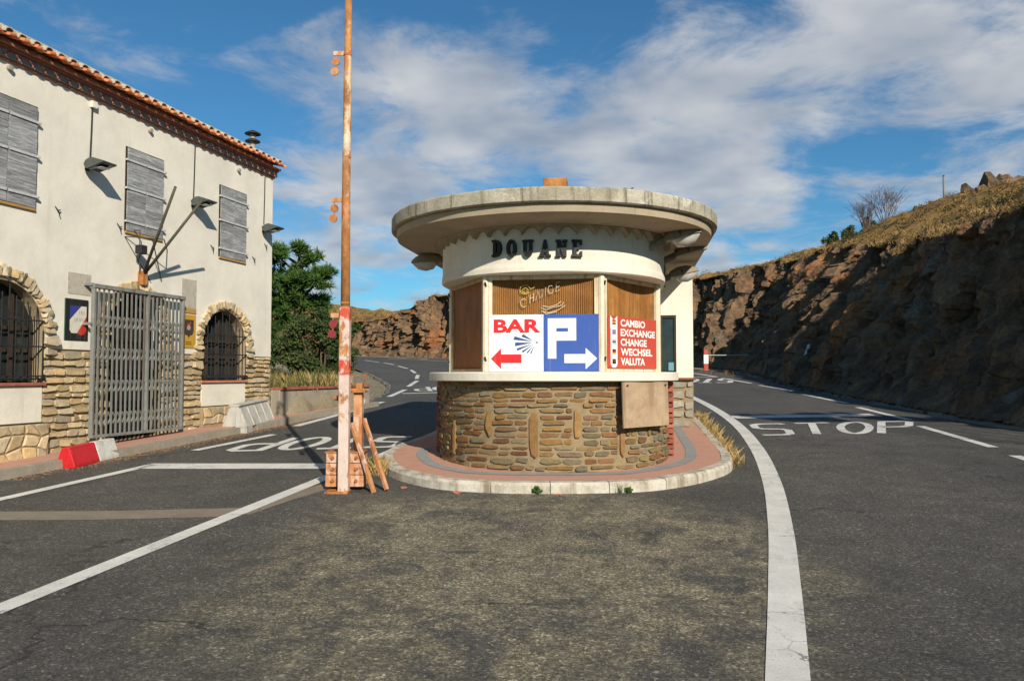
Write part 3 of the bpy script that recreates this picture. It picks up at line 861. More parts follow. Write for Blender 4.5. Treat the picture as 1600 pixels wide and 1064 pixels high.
# eaves: two brick courses, a row of filled tile arches, then the barrel tiles
EZ = ZT
MB().box(U0, UC + .03, -.055, .2, EZ - .002, EZ + .030).build('eaves_course', TERRAD, house, bevel=.006)
MB().box(U0, UC + .06, -.085, .2, EZ + .032, EZ + .135).build('eaves_infill', GENO, house)
MB().box(U0, UC + .07, -.125, .2, EZ + .137, EZ + .170).build('eaves_course', TERRAD, house, bevel=.006)
MB().box(U0, UC + .09, -.165, .2, EZ + .172, EZ + .205).build('eaves_course', TERRAD, house, bevel=.006)
mb = MB(); n = 10
pro = [(math.cos(math.pi * i / n), math.sin(math.pi * i / n)) for i in range(n + 1)]
mb.loft([[(c * .100, -.097, s * .095) for c, s in pro], [(c * .100, -.08, s * .095) for c, s in pro], [(c * .086, -.08, s * .083) for c, s in pro], [(c * .086, -.097, s * .083) for c, s in pro], [(c * .100, -.097, s * .095) for c, s in pro]], closed=False)
o = mb.build('eaves_arch', TERRAD, house); me_arch = o.data; o.location = (-3.0, 0, EZ + .0385)
PER = .206
k = 1
while -3.0 + k * PER < UC + .02:
    o = bpy.data.objects.new('eaves_arch', me_arch); COL.objects.link(o); o.parent = house; o.location = (-3.0 + k * PER, 0, EZ + .0385); k += 1


def barrel(r0, r1, ln, th, up_):
    mb = MB(); n = 10; rings = []
    def ring(r, y, zz): return [(math.cos(math.pi * i / n) * r, y, (math.sin(math.pi * i / n) * r if up_ else -math.sin(math.pi * i / n) * r * .7) + zz) for i in range(n + 1)]
    tilt = .26
    mb.loft([ring(r0, 0, 0), ring(r1, ln, ln * tilt), ring(r1 - th, ln, ln * tilt), ring(r0 - th, 0, 0), ring(r0, 0, 0)], closed=False)
    return mb


cov = barrel(.075, .066, .55, .013, True).build('roof_tile', LICHEN, None, smooth=False); pan = barrel(.082, .082, .55, .013, False).build('roof_tile', TERRA, None)
k = 0
while -3.4 + k * PER < UC - .03:
    x = -3.4 + k * PER; zc_ = EZ + .262
    a = cov if k == 0 else bpy.data.objects.new('roof_tile', cov.data)
    b = pan if k == 0 else bpy.data.objects.new('roof_tile', pan.data)
    for o_, dx, dy, dz in ((a, 0, .05, .012), (b, PER / 2, 0, .012)):
        if k: COL.objects.link(o_)
        o_.parent = house; o_.location = (x + dx, -.315 + dy + rs.uniform(-.012, .012), zc_ + dz + rs.uniform(-.006, .006) - ZOFF[house.name]); o_.rotation_euler = (rs.uniform(-.02, .02), 0, rs.uniform(-.03, .03))
    k += 1
mb = MB(); pts = []
for i in range(80):
    u = U0 + (UC + .08 - U0) * i / 79; e = .02 * noise.noise((u * 3, 0, 0)); pts.append((u, e))
mb.loft([[(u, -.12 + e, EZ + .29) for u, e in pts], [(u, -.20 + e, EZ + .335) for u, e in pts], [(u, -.19 + e, EZ + .385 + e * .8) for u, e in pts], [(u, .05, EZ + .43 + e * .4) for u, e in pts], [(u, 2.9, EZ + .95) for u, e in pts], [(u, 5.9, EZ + .2) for u, e in pts], [(u, 5.9, EZ + .1) for u, e in pts], [(u, .0, EZ + .21) for u, e in pts]], closed=False)
mb.build('roof', LICHEN, house)
# cowl on the roof
cw = MB().tube([(4.5, .30, EZ + .25), (4.5, .30, EZ + .92)], .055, 12)
cowl = cw.build('chimney_pipe', WALLC, house, smooth=True)
for z, r in ((EZ + .73, .155), (EZ + .89, .165)):
    MB().tube([(4.5, .30, z), (4.5, .30, z + .02), (4.5, .30, z + .075)], [r, r * .97, .05], 18).build('chimney_cap', IRON, cowl)
# small fixtures
for (u, z) in ((-1.55, 5.72), (1.08, 5.69), (3.52, 5.66)): MB().tube([(u, -.0, z), (u, -.08, z)], [.038, .035], 10).build('vent_pipe', WALLC, house)
for (u, z) in ((-.75, 4.0), (.42, 3.98), (2.72, 4.02), (4.05, 4.0), (4.47, 4.33)):
    m_ = MB().tube([(u, -.02, z + .06), (u + .02, -.06, z), (u + .05, -.06, z - .07)], .008, 5); m_.tube([(u + .02, -.06, z), (u + .07, -.05, z + .02)], .008, 5); m_.build('shutter_hook', IRON, house)
for (ua, za, ub, zb) in ((-.50, 2.86, -.08, 3.17), (1.95, 2.87, 2.34, 3.37)):
    MB().box(ua, ub, -.031, -.02, za, zb).build('bare_render_patch', simple('bare_render', [(.40, .35, .27), (.52, .47, .38)], 16, .95, .6, 70, .008), house)
for (u, za, zb) in ((-.16, 4.88, 5.70), (2.20, 4.84, 5.76), (4.42, 4.78, 5.76)):
    MB().tube([(u, -.04, za), (u + .012, -.04, (za + zb) / 2), (u + .02, -.04, zb)], .011, 6).build('conduit', IRON, house)
MB().box(-.18, -.08, -.085, -.025, 5.66, 5.76).build('junction_box', BOOTHW, house, bevel=.006)

# plaques
hx = lambda u, v, z: FW(u, v, z)


def wall_thing(name, label, cat, u, z, group=None):
    p = FW(u, .026, z); return thing(name, label, cat, p, FRZ, group)


def plate(root, name, m, x0, x1, z0, z1, y0, y1, bevel=0):      # relative to root, world-z bookkeeping off
    mb = MB().box(x0, x1, y0, y1, z0, z1); return mb.build(name, m, root, bevel=bevel)


q = wall_thing('enamel_plaque', 'dark tiled plaque with slanted blue white and red shield, left of the gate', 'plaque', -.335, 2.19); ZOFF[q.name] = 0; ZOFF[q.name] = 0
BLK = flat('black_enamel', (.018, .02, .019), .3); BLU = flat('blue_enamel', (.035, .045, .20), .35); WHT = flat('white_enamel', (.62, .57, .48), .4); REDE = flat('red_enamel', (.50, .03, .025), .4)
GRN = flat('green_edge', (.03, .10, .06), .5)
ZOFF[q.name] = 0
plate(q, 'rim', GRN, -.212, .212, 0, .60, -.012, 0, .003)
for i in range(4):
    for j in range(6): plate(q, 'tile', BLK, -.205 + i * .1025 + .001, -.205 + (i + 1) * .1025 - .001, .006 + j * .098 + .001, .006 + (j + 1) * .098 - .001, -.018, -.0125)
for nm, m_, poly in (('blue_field', BLU, [(-.13, .30), (-.13, .50), (-.11, .50), (.07, .50)]), ('white_band', WHT, [(-.13, .295), (.075, .50), (.17, .50), (.17, .355), (-.0, .105), (-.10, .105), (-.13, .15)]), ('red_field', REDE, [(.17, .35), (.17, .15), (.14, .105), (.09, .075), (.0, .10)])):
    MB().prism([(x, -.0182, z) for x, z in poly], (0, -.003, 0)).build(nm, m_, q)
GREYT = flat('grey_letters', (.33, .31, .29), .5)
for k_, (x, z, h) in enumerate(((.03, .375, .055), (.065, .38, .05), (.085, .375, .055), (.115, .375, .055), (-.05, .27, .05), (-.02, .27, .05), (.0, .285, .05), (.035, .275, .05), (.06, .275, .05), (.085, .28, .05))):
    MB().box(x, x + .011, -.0222, -.0213, z, z + h).build('lettering', GREYT, q)
q = wall_thing('gold_plaque', 'golden plaque with dark crest between the gate and the right arched window', 'plaque', 2.135, 2.16); ZOFF[q.name] = 0
GOLD = flat('gold_paint', (.50, .285, .035), .45); BRW = flat('dark_brown', (.06, .04, .025), .5)
plate(q, 'panel', GOLD, -.195, .195, 0, .59, -.012, 0, .003)
plate(q, 'header_strip', OCHREW, -.195, .195, .615, .70, -.016, 0, .003)
mb = MB().prism([(x, -.0125, z) for x, z in [(-.13, .50), (.13, .50), (.13, .30), (.10, .24), (.03, .22), (0, .185), (-.03, .22), (-.10, .24), (-.13, .30)]], (0, -.003, 0)); mb.build('crest', BRW, q)
MB().tube([(0, -.0157, .36), (0, -.019, .36)], [.05, .045], 12).build('crest_boss', flat('crest_silver', (.30, .28, .25), .5), q)
MB().prism([(x, -.0157, z) for x, z in [(-.07, .30), (-.03, .45), (.0, .41), (.04, .47), (.06, .43), (.02, .395), (-.04, .385)]], (0, -.003, 0)).build('crest_charge', flat('crest_red', (.35, .06, .03), .5), q)
for z in (.10, .065): MB().box(-.08, .08, -.0145, -.0122, z, z + .012).build('lettering', BRW, q)

# sliding gate
g = thing('lattice_gate', 'grey green folding lattice gate standing in front of the stone doorway', 'gate', FW(-.165, .02, .78), FRZ); ZOFF[g.name] = .78
for (x0, x1, y0, y1, z0, z1, nm) in ((-.03, 1.99, -.19, -.10, 2.97, 3.03, 'top_rail'), (-.02, 1.98, -.20, -.11, .775, .815, 'bottom_rail'), (-.02, .02, -.18, -.12, .815, 2.97, 'end_stile'), (1.94, 1.98, -.18, -.12, .815, 2.97, 'end_stile'), (1.09, 1.135, -.185, -.12, .815, 2.97, 'middle_stile'), (-.07, -.02, -.16, .02, 2.42, 2.46, 'wall_bracket'), (-.05, 0, -.16, .0, 3.0, 3.04, 'wall_bracket')):
    MB().box(x0, x1, y0, y1, z0, z1).build(nm, GATE, g, bevel=.004)
NB = 20; xsb = [.02 + (i + .75) * 1.94 / (NB + .5) for i in range(NB)]
for x in xsb:
    if abs(x - 1.11) < .04: continue
    MB().box(x - .015, x + .015, -.166, -.154, .815, 2.97).build('bar', GATE, g)
for zc in (1.05, 1.53, 2.01, 2.49):
    mb = MB(); xx = [0.0] + xsb + [1.96]
    for a, b in zip(xx, xx[1:]):
        m_ = (a + b) / 2; hh = .085
        for s in (-1, 1):
            mb.beam((a, -.150, zc), (m_, -.150, zc + s * hh), .006, .024, (0, 1, 0)); mb.beam((m_, -.150, zc + s * hh), (b, -.150, zc), .006, .024, (0, 1, 0))
    mb.build('lattice', GATE, g)


# floodlights
def floodlight(u, z, label):
    r = thing('floodlight', label, 'floodlight', FW(u, .025, z), FRZ, 'floodlights on the facade'); ZOFF[r.name] = 0
    mb = MB(); mb.box(-.045, .045, -.012, 0, -.07, .09); mb.beam((-.06, 0, .06), (-.06, -.22, -.02), .012, .03); mb.beam((.06, 0, .06), (.06, -.22, -.02), .012, .03); mb.build('bracket', IRON, r)
    tilt = -.10
    def pt(x, y, zz): return (x, y, zz + tilt * (-y) * 0 + (y + .1) * -.05)
    prof = [(-.06, .02), (-.10, .085), (-.17, .12), (-.25, .125), (-.50, .045), (-.50, .022), (-.14, -.075), (-.09, -.05)]
    rings = [[(sx * (.15 if (p[0] > -.3) else .165), p[0], p[1]) for p in prof] for sx in (-1, 1)]
    MB().loft(rings, True, True, True).build('housing', IRON_L, r, bevel=.008)
    MB().hexa([(-.13, -.16, -.078), (.13, -.16, -.078), (.145, -.48, .008), (-.145, -.48, .008), (-.13, -.16, -.062), (.13, -.16, -.062), (.145, -.48, .022), (-.145, -.48, .022)]).build('glass', GLASS, r)
    MB().box(-.10, .10, -.42, -.22, -.052, -.046).build('reflector', STRAP, r)
    r.scale = (.82, .82, .82)


IRON_L = simple('painted_housing', [(.055, .065, .06), (.09, .10, .09)], 8, .5, .15)
for u, z, l in ((-.20, 4.76, 'dark floodlight below the white junction box, left of the middle shutters'), (2.20, 4.72, 'dark floodlight between the middle and right shutters'), (4.42, 4.66, 'dark floodlight by the far corner of the cream building')): floodlight(u, z, l)

# flag holder
f = thing('flagpole_bracket', 'two bare flagpoles fanning out from a bracket above the gate', 'flagpoles', FW(.94, .025, 3.15), FRZ); ZOFF[f.name] = 3.15
RODM = simple('dark_green_rod', [(.055, .05, .035), (.10, .085, .05)], 6, .6, .2)
base = (0, -.05, 3.28)
for tip in ((.40 - .94, -1.06, 4.54), (1.14 - .94, -1.01, 4.53)):
    MB().tube([base, tip], [.024, .021], 10).build('flagpole', RODM, f, smooth=True)
mb = MB().box(-.06, .06, -.10, 0, 3.13, 3.36); mb.build('socket', mat_rusty('socket_rust', (.25, .15, .09), amt=.7), f, bevel=.01)
mb = MB(); a = (-.36, -.02, 3.80); b = (.20, -.55, 3.86); c_ = (-.02, -.40, 3.78)
for p1, p2 in (((-.36, 0, 3.86), (.02, -.42, 3.86)), ((.02, -.42, 3.86), (.62, 0, 3.80)), ((-.36, 0, 3.86), (.25, 0, 3.2)), ((.62, 0, 3.80), (.62, 0, 3.74)), ((-.2, 0, 3.98), (-.2, -.15, 3.98)), ((-.2, -.15, 3.98), (-.2, -.15, 3.66)), ((-.2, -.15, 3.66), (-.06, -.04, 3.3)), ((-.1, -.3, 3.86), (.5, 0, 3.25))):
    mb.tube([p1, p2], .009, 5)
mb.build('stay_rods', RODM, f)
MB().box(-.27, -.13, -.24, -.12, 3.60, 3.74).build('spot_lamp', IRON, f, bevel=.01)
print('house ok')

# ------------------------------------------------------------------ pavement along the customs house
def slab_strip(name, u0, u1, v0, v1, m, parent=None, dz=.12, depth=.3, n=24, v0b=None):
    mb = MB(); rings = []
    for i in range(n + 1):
        u = u0 + (u1 - u0) * i / n
        A_, B_ = FW(u, v0, 0), FW(u, v1, 0)
        rings.append([(A_.x, A_.y, gz(0, A_.y) + dz), (B_.x, B_.y, gz(0, B_.y) + dz), (B_.x, B_.y, gz(0, B_.y) - depth), (A_.x, A_.y, gz(0, A_.y) - depth)])
    mb.loft(rings, True, True, True); return mb.build(name, m, parent)


pave = struct(slab_strip('pavement', -9, 8.0, -.4, KV - .13, PAVE))
u = -4.0; rk = random.Random(3)
while u < 8.0:
    ln = .8; slab_strip('kerb_stone', u + .004, u + ln - .004, KV - .126, KV, KERBG, pave, .115 + rk.uniform(-.006, .004), .2, 1); u += ln

# ------------------------------------------------------------------ the booth
BC = Vector((.57, 10.85, 0)); BRZ = -rad(8.6)
BA = Vector((math.sin(rad(8.6)), math.cos(rad(8.6)), 0)); BR_ = Vector((BA.y, -BA.x, 0))
zg = gz(0, 10.85)
booth = thing('customs_booth', 'round fronted white customs booth with stone base and wide flat roof', 'booth', (BC.x, BC.y, zg), BRZ)


def blocal(p): d = Vector((p.x, p.y, 0)) - BC; return d.dot(BR_), d.dot(BA)


def cyl(px, py, R):
    """pixel -> (angle from the front, z) on the booth's round front"""
    d = cam_ray(px, py); ox, oy = blocal(Vector((0, 0, 0))); dx, dy = d.dot(BR_), d.dot(BA)
    a = dx * dx + dy * dy; b = ox * dx + oy * dy; c = ox * ox + oy * oy - R * R
    k = (-b - math.sqrt(max(0, b * b - a * c))) / a
    return math.atan2(ox + k * dx, -(oy + k * dy)), CAM_H + d.z * k


def U(R, L, n=36, x0=None):
    return [(-R, L)] + [(R * math.sin(a), -R * math.cos(a)) for a in [-math.pi / 2 + math.pi * i / n for i in range(n + 1)]] + [(R, L)]


def uloft(mb, prof, L, n=48, cap0=True, cap1=True):
    mb.loft([[(x, y, z) for x, y in U(R, L, n)] for R, z in prof], True, cap0, cap1); return mb


BL_ = 5.2
uloft(MB(), [(1.555, .30), (1.555, 1.612)], 4.6).build('base_wall', MORTAR, booth)
uloft(MB(), [(1.69, 1.615), (1.71, 1.625), (1.71, 1.715), (1.70, 1.73), (1.3, 1.735)], 4.4).build('window_sill', BOOTHW, booth)
uloft(MB(), [(1.30, 2.93), (1.525, 2.93), (1.545, 2.945), (1.545, 3.0), (1.535, 3.05), (1.535, 3.57)], 4.4).build('upper_band', BOOTHW, booth)
# roof slab and soffit
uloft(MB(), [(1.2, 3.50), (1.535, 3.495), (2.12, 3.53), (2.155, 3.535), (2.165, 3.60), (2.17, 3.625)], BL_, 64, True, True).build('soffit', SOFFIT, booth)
mb = MB(); n = 90; prof = [(2.10, 3.626), (2.215, 3.632), (2.235, 3.645), (2.235, 3.785), (2.222, 3.805), (1.9, 3.83)]
rings = []
for R, z in prof:
    rg = []
    for i, (x, y) in enumerate(U(R, BL_, n)): rg.append((x * (1 + .002 * noise.noise((x * 5, y * 5, z))), y * (1 + .002 * noise.noise((x * 5, y * 5, z + 3))), z + (.006 * noise.noise((x * 4, y * 4, 1)) if z > 3.7 else 0)))
    rings.append(rg)
mb.loft(rings, True, True, True).build('roof_slab', RIM, booth)
# scalloped trim under the soffit
mb = MB(); nn = 22; rings = [[], [], []]; K = 12
for i in range(nn * K + 1):
    a = -math.pi / 2 + math.pi * i / (nn * K); f_ = (i % K) / K; e = .10 * (1 - abs(2 * f_ - 1) ** 2.2)
    for j, (R, z) in enumerate(((1.62, 3.51), (1.62, 3.40 + e * .9), (1.533, 3.385 + e * .9))): rings[j].append((R * math.sin(a), -R * math.cos(a), z))
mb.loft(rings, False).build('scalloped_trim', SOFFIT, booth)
MB().box(-.17, .17, .35, .69, 3.80, 4.56).build('chimney', mat_rusty('rusty_box', (.30, .15, .08), amt=.8), booth, bevel=.01)
rp = MB(); a0, z0 = cyl(983, 294, 2.2)
rp.prism([(2.19 * math.sin(a0) + x, -2.19 * math.cos(a0), 3.80 + z) for x, z in [(-.05, .03), (-.01, .0), (.01, -.03), (.03, .0), (.055, .035), (.01, .015)]], (0, .03, 0)); rp.build('roof_hook', IRON, booth)

# base stones, laid in rubble courses round the front
rb = random.Random(5)


def bmap(R):
    return lambda x, y, z, cx=0, cz=0: ((R - y) * math.sin((cx + x) / R), -(R - y) * math.cos((cx + x) / R), cz + z)


Rb = 1.555; fm = bmap(Rb)
tall = []; USTONE = mat_stone('ochre_slab', [(.25, .14, .05), (.30, .18, .065), (.22, .115, .045)], .25)
for (px, y0, y1, wpx) in ((712, 652, 712, 6), (765, 634, 686, 10), (834, 641, 719, 13), (902, 636, 688, 11), (971, 668, 714, 9), (1013, 667, 682, 8)):
    a1, zt = cyl(px, y0, Rb); a2, zb_ = cyl(px, y1, Rb); w = wpx * 9.6 / FPX
    tall.append((a1 * Rb, (zt + zb_) / 2, w, zt - zb_))
    put_stone('upright_stone', booth, USTONE, w, zt - zb_, .028, rb, lambda x, y, z, c=a1 * Rb, cz=(zt + zb_) / 2: fm(x, y, z, c, cz), 12, .45)
halfarc = Rb * rad(87)
for (cx, cz, w, h) in courses(-halfarc, halfarc, .50, 1.605, .052, .105, .11, .36, .011, rb):
    if any(abs(cx - q[0]) < (w + q[2]) / 2 + .005 and abs(cz - q[1]) < (h + q[3]) / 2 for q in tall):
        s_ = [q for q in tall if abs(cx - q[0]) < (w + q[2]) / 2 + .005 and abs(cz - q[1]) < (h + q[3]) / 2][0]
        if cx < s_[0]: e = s_[0] - s_[2] / 2 - .018; cx, w = ((cx - w / 2) + e) / 2, e - (cx - w / 2)
        else: e = s_[0] + s_[2] / 2 + .018; cx, w = (e + cx + w / 2) / 2, (cx + w / 2) - e
        if w < .07: continue
    put_stone('stone', booth, BSTONE, w * rb.uniform(.94, 1.03), h * rb.uniform(.9, 1.12), rb.uniform(.008, .028), rb, lambda x, y, z, c=cx, cz=cz: fm(x, y, z, c, cz), rb.choice((7, 8, 9, 10)), rb.uniform(.28, .55))
# brick edges where the round front ends
for s in (-1, 1):
    z = .56; k = 0
    while z < 1.60:
        w = .10 if k % 2 else .065
        MB().box(min(s * 1.50, s * 1.642), max(s * 1.50, s * 1.642), -.05 - (.04 if k % 2 else 0), .16, z, z + .062).build('brick', BRICK, booth, bevel=.004); z += .070; k += 1
# glazed front: half hexagon of boards and sheets in cream frames
VX = [(1.44 * math.sin(rad(a)), -1.44 * math.cos(rad(a))) for a in (-90, -30, 30, 90)]
CREAM = simple('cream_frame', [(.66, .57, .40), (.76, .69, .54)], 9, .6, .2, 60, .004, streak=((.42, .24, .09), 14))


def wood_board(name, cols):
    t = NT(name); o = t.coord('Object', (7, 7, .55)); n = t.noise(o, 2.4, 8, .7, .5); b = t.noise(t.coord('Object'), 2.2, 6, .65); f = t.noise(t.coord('Object'), 60, 4, .8)
    col = t.ramp(n, [(.3 + .4 * i / (len(cols) - 1), c) for i, c in enumerate(cols)])
    col = t.mix(1, col, t.ramp(b, [(.3, .62), (.7, 1.25)]), 'MULTIPLY'); col = t.mix(1, col, t.ramp(f, [(.3, .75), (.7, 1.22)]), 'MULTIPLY')
    t.bump(n, .2, .004); return t.done(col, .6, 0, .3)


BOARD = wood_board('brown_board', [(.16, .052, .014), (.25, .085, .020), (.34, .13, .034)])
BOARD2 = wood_board('mottled_board', [(.22, .085, .022), (.33, .14, .036), (.46, .24, .075)])
CORR = simple('corrugated_sheet', [(.30, .135, .042), (.42, .22, .075)], 5, .6, .15, 50, .003)


def facet(i):
    a, b = Vector(VX[i]), Vector(VX[i + 1]); d = (b - a).normalized(); nrm = Vector((d.y, -d.x)); L_ = (b - a).length
    return lambda s, v, z: ((a + d * s + nrm * v).x, (a + d * s + nrm * v).y, z), L_


WZ0, WZ1 = 1.736, 2.928
for i in range(3):
    P, L_ = facet(i)
    def fbox(mb, s0, s1, v0, v1, z0, z1): return mb.hexa([P(s0, v0, z0), P(s1, v0, z0), P(s1, v1, z0), P(s0, v1, z0), P(s0, v0, z1), P(s1, v0, z1), P(s1, v1, z1), P(s0, v1, z1)])
    fr = MB()
    for (s0, s1, z0, z1) in ((.035, .085, WZ0, WZ1 - .001), (L_ - .085, L_ - .035, WZ0, WZ1 - .001), (.0855, L_ - .0855, WZ0, WZ0 + .035), (.0855, L_ - .0855, WZ1 - .05, WZ1 - .001)): fbox(fr, s0, s1, -.025, .03, z0, z1)
    fr.build('window_frame', CREAM if i else simple('rust_streaked_frame', [(.36, .22, .10), (.56, .44, .27)], 8, .6, .2), booth, bevel=.004)
    if i == 1:
        mb = MB(); cols = []
        nseg = 54
        for k in range(nseg * 4 + 1):
            s = .086 + (L_ - .172) * k / (nseg * 4); v = -.008 + .010 * math.cos(k * math.pi / 2); cols.append((s, v))
        mb.loft([[P(s, v, WZ0 + .037) for s, v in cols], [P(s, v, WZ1 - .052) for s, v in cols]], False)
        mb.build('corrugated_sheet', CORR, booth)
    else:
        fbox(MB(), .087, L_ - .087, -.02, -.004, WZ0 + .037, WZ1 - .052).build('brown_board', BOARD if i == 0 else BOARD2, booth)
for i, (x, y) in enumerate(VX):
    MB().tube([(x, y, WZ0), (x, y, WZ1)], .042, 8).build('corner_post', CREAM, booth)
    d = Vector((x, y)).normalized()
    for z in (WZ0 + .13, WZ1 - .13): MB().tube([(x + d.x * .03 - d.y * .03, y + d.y * .03 + d.x * .03, z), (x + d.x * .05 - d.y * .03, y + d.y * .05 + d.x * .03, z + .05)], .012, 6).build('latch', IRON, booth)
MB().add([(x * .93, y * .93, z) for z in (WZ0, WZ1) for x, y in [(VX[0][0], 4)] + VX + [(VX[3][0], 4)]], [(k, k + 1, k + 7, k + 6) for k in range(5)]).build('inner_lining', DARKIN, booth)
MB().box(-1.40, -1.36, .1, 4.3, WZ0 - .002, 2.94).build('side_wall', BOOTHW, booth); MB().box(1.36, 1.40, .1, 4.3, WZ0 - .002, 2.94).build('side_wall', BOOTHW, booth)
# rear wing that steps out on both sides
WY = 3.62
for s in (-1, 1):
    a, b = sorted((s * 1.41, s * 2.20))
    w_ = MB(); xa, xb = (a, b)
    x1, x2 = sorted((s * 1.62, s * 1.90))
    w_.box(a, x1, WY, WY + .2, 1.64, 3.55); w_.box(x2, b, WY, WY + .2, 1.64, 3.55); w_.box(x1, x2, WY, WY + .2, 2.78, 3.55); w_.box(x1, x2, WY, WY + .2, 1.64, 1.72)
    w_.box(*sorted((s * 2.0, s * 2.199)), WY + .2, WY + 1.5, 1.64, 3.549); w_.build('wing_wall', BOOTHW, booth)
    p = MB(); p.box(x1, x2, WY + .07, WY + .09, 1.72, 2.78); pn = p.build('wing_window', GLASS, booth)
    p = MB(); [p.box(*q, WY + .02, WY + .068, *z) for q, z in (((x1, x1 + .03), (1.72, 2.78)), ((x2 - .03, x2), (1.72, 2.78)), ((x1 + .03, x2 - .03), (2.74, 2.78)), ((x1 + .03, x2 - .03), (1.72, 1.75)))]; p.build('frame', WFRAME, pn)
    if s > 0: MB().box(x1 + .14, x2 - .04, WY + .045, WY + .066, 1.77, 1.92).build('sticker', flat('sticker_blue', (.12, .28, .34), .4), pn)
    MB().box(a - (.04 if s < 0 else 0), b + (.04 if s > 0 else 0), WY - .05, WY + .4, 1.60, 1.638).build('wing_sill', BRICK, booth, bevel=.004)
    MB().box(a, b - .0, WY + .02, WY + 1.4, .35, 1.598).build('wing_base', MORTAR, booth)
    rr = random.Random(9 + s)
    for (cx, cz, w, h) in courses(a, b, .72, 1.595, .14, .22, .22, .40, .016, rr):
        put_stone('wing_stone', booth, GREYSTONE, w, h, .03, rr, lambda x, y, z, cx=cx, cz=cz: (cx + x, WY + .02 + y, cz + z), 10, .3)
# raised letters
def ring2(cx, cy, rx, ry, t, a0, a1, n=14):
    o_ = [(cx + rx * math.cos(a0 + (a1 - a0) * i / n), cy + ry * math.sin(a0 + (a1 - a0) * i / n)) for i in range(n + 1)]
    i_ = [(cx + (rx - t) * math.cos(a0 + (a1 - a0) * i / n), cy + (ry - t * .62) * math.sin(a0 + (a1 - a0) * i / n)) for i in range(n + 1)]
    return o_ + i_[::-1]


def bar2(x0, x1, y0, y1): return [(x0, y0), (x1, y0), (x1, y1), (x0, y1)]


H2 = math.pi / 2
SER = {'D': [bar2(.10, .34, 0, 1), bar2(0, .34, 0, .13), bar2(0, .34, .87, 1), ring2(.30, .5, .45, .5, .24, -H2, H2)],
       'O': [ring2(.38, .5, .38, .52, .24, 0, 2 * math.pi, 26)],
       'U': [bar2(.08, .30, .3, 1), bar2(.50, .72, .3, 1), bar2(0, .38, .88, 1), bar2(.42, .80, .88, 1), ring2(.40, .33, .32, .35, .22, math.pi, 2 * math.pi)],
       'A': [[(.08, 0), (.29, 0), (.50, .80), (.50, 1), (.33, 1)], [(.75, 0), (.54, 0), (.40, .80), (.40, 1), (.52, 1)], bar2(.24, .60, .24, .38), bar2(0, .36, 0, .12), bar2(.46, .84, 0, .12)],
       'N': [bar2(.08, .28, 0, 1), bar2(.58, .76, 0, 1), [(.10, 1), (.34, 1), (.74, 0), (.52, 0)], bar2(0, .36, 0, .12), bar2(0, .30, .88, 1), bar2(.48, .84, .88, 1)],
       'E': [bar2(.10, .34, 0, 1), bar2(0, .74, 0, .15), bar2(0, .72, .86, 1), bar2(.30, .56, .43, .57), bar2(.60, .74, 0, .32), bar2(.58, .72, .70, 1)]}
LET = simple('black_letter', [(.014, .013, .012), (.028, .024, .02)], 6, .5, .15)
RLET = None
for ch, px in zip('DOUANE', (778, 800.5, 825, 851, 876.5, 901)):
    a, z = cyl(px, 402 if ch != 'O' else 402, 1.535); a_, zt = cyl(px, 375.5, 1.535); hh = zt - z; ww = hh * .82
    mb = MB(); tx, ty = math.cos(a), math.sin(a); nx2, ny2 = math.sin(a), -math.cos(a)
    for k, poly in enumerate(SER[ch]):
        d0 = 1.545 + .0; pts = []
        for (x, y) in poly:
            s = (x - .38) * ww; pts.append((nx2 * (d0 - .012) + tx * s, ny2 * (d0 - .012) + ty * s, z + y * hh))
        mb.prism(pts, (nx2 * (.045 + k * .0007), ny2 * (.045 + k * .0007), 0))
    mb.build('letter', LET, booth)
# junction boxes, cables
mb = MB().tube([(1.52, .35, 3.40), (1.56, .36, 3.2), (1.55, .36, 3.05), (1.56, .37, 2.93)], .014, 6); mb.build('cable', IRON, booth)


# booth lamps
LAMPM = simple('lamp_grey', [(.20, .165, .12), (.27, .225, .165)], 6, .6, .15)
t = NT('lamp_bowl'); LBOWL = t.done(t.mix(1, (.42, .40, .35), t.ramp(t.noise(t.coord('Object'), 9, 5), [(.3, .8), (.7, 1.05)]), 'MULTIPLY'), .18, 0, .5)


def booth_lamp(s, y, z, label, bowl=True, tilt=rad(13)):
    p = BC + BR_ * (s * (1.50 if y > -.1 else math.sqrt(1.50 ** 2 - y * y))) + BA * y; r = thing('street_lamp_head', label, 'lamp', (p.x, p.y, z), BRZ + (math.pi if s < 0 else 0), 'lamp heads under the booth roof'); ZOFF[r.name] = 0; r.scale = (1.15,) * 3; r.rotation_euler.y = -tilt
    MB().tube([(-.09, 0, -.03), (.20, 0, .03)], .045, 10).build('arm', LAMPM, r, smooth=True)
    n = 12; ring = []
    for (x, ry, zt) in ((.18, .05, .05), (.22, .075, .10), (.32, .11, .13), (.44, .115, .125), (.54, .09, .085), (.60, .04, .04)):
        ring.append([(x, ry * math.cos(math.pi * k / n), .0 + x * .02 + zt * math.sin(math.pi * k / n)) for k in range(n + 1)])
    MB().loft(ring, False).build('hood', LAMPM, r, smooth=True)
    MB().add([ring[i][k] for i in range(6) for k in (0, n)], [(2 * i, 2 * i + 1, 2 * i + 3, 2 * i + 2) for i in range(5)]).build('hood_base', LAMPM, r)
    if bowl:
        rg = []
        for (x, ry, d) in ((.27, .05, .02), (.32, .09, .085), (.42, .10, .105), (.52, .075, .08), (.58, .03, .02)):
            rg.append([(x, ry * math.cos(math.pi * k / n), -.004 + x * .02 - d * math.sin(math.pi * k / n)) for k in range(n + 1)])
        MB().loft(rg, False).build('bowl', LBOWL, r, smooth=True)
    MB().box(.36, .375, -.118, -.10, .03, .08).build('latch', IRON, r)


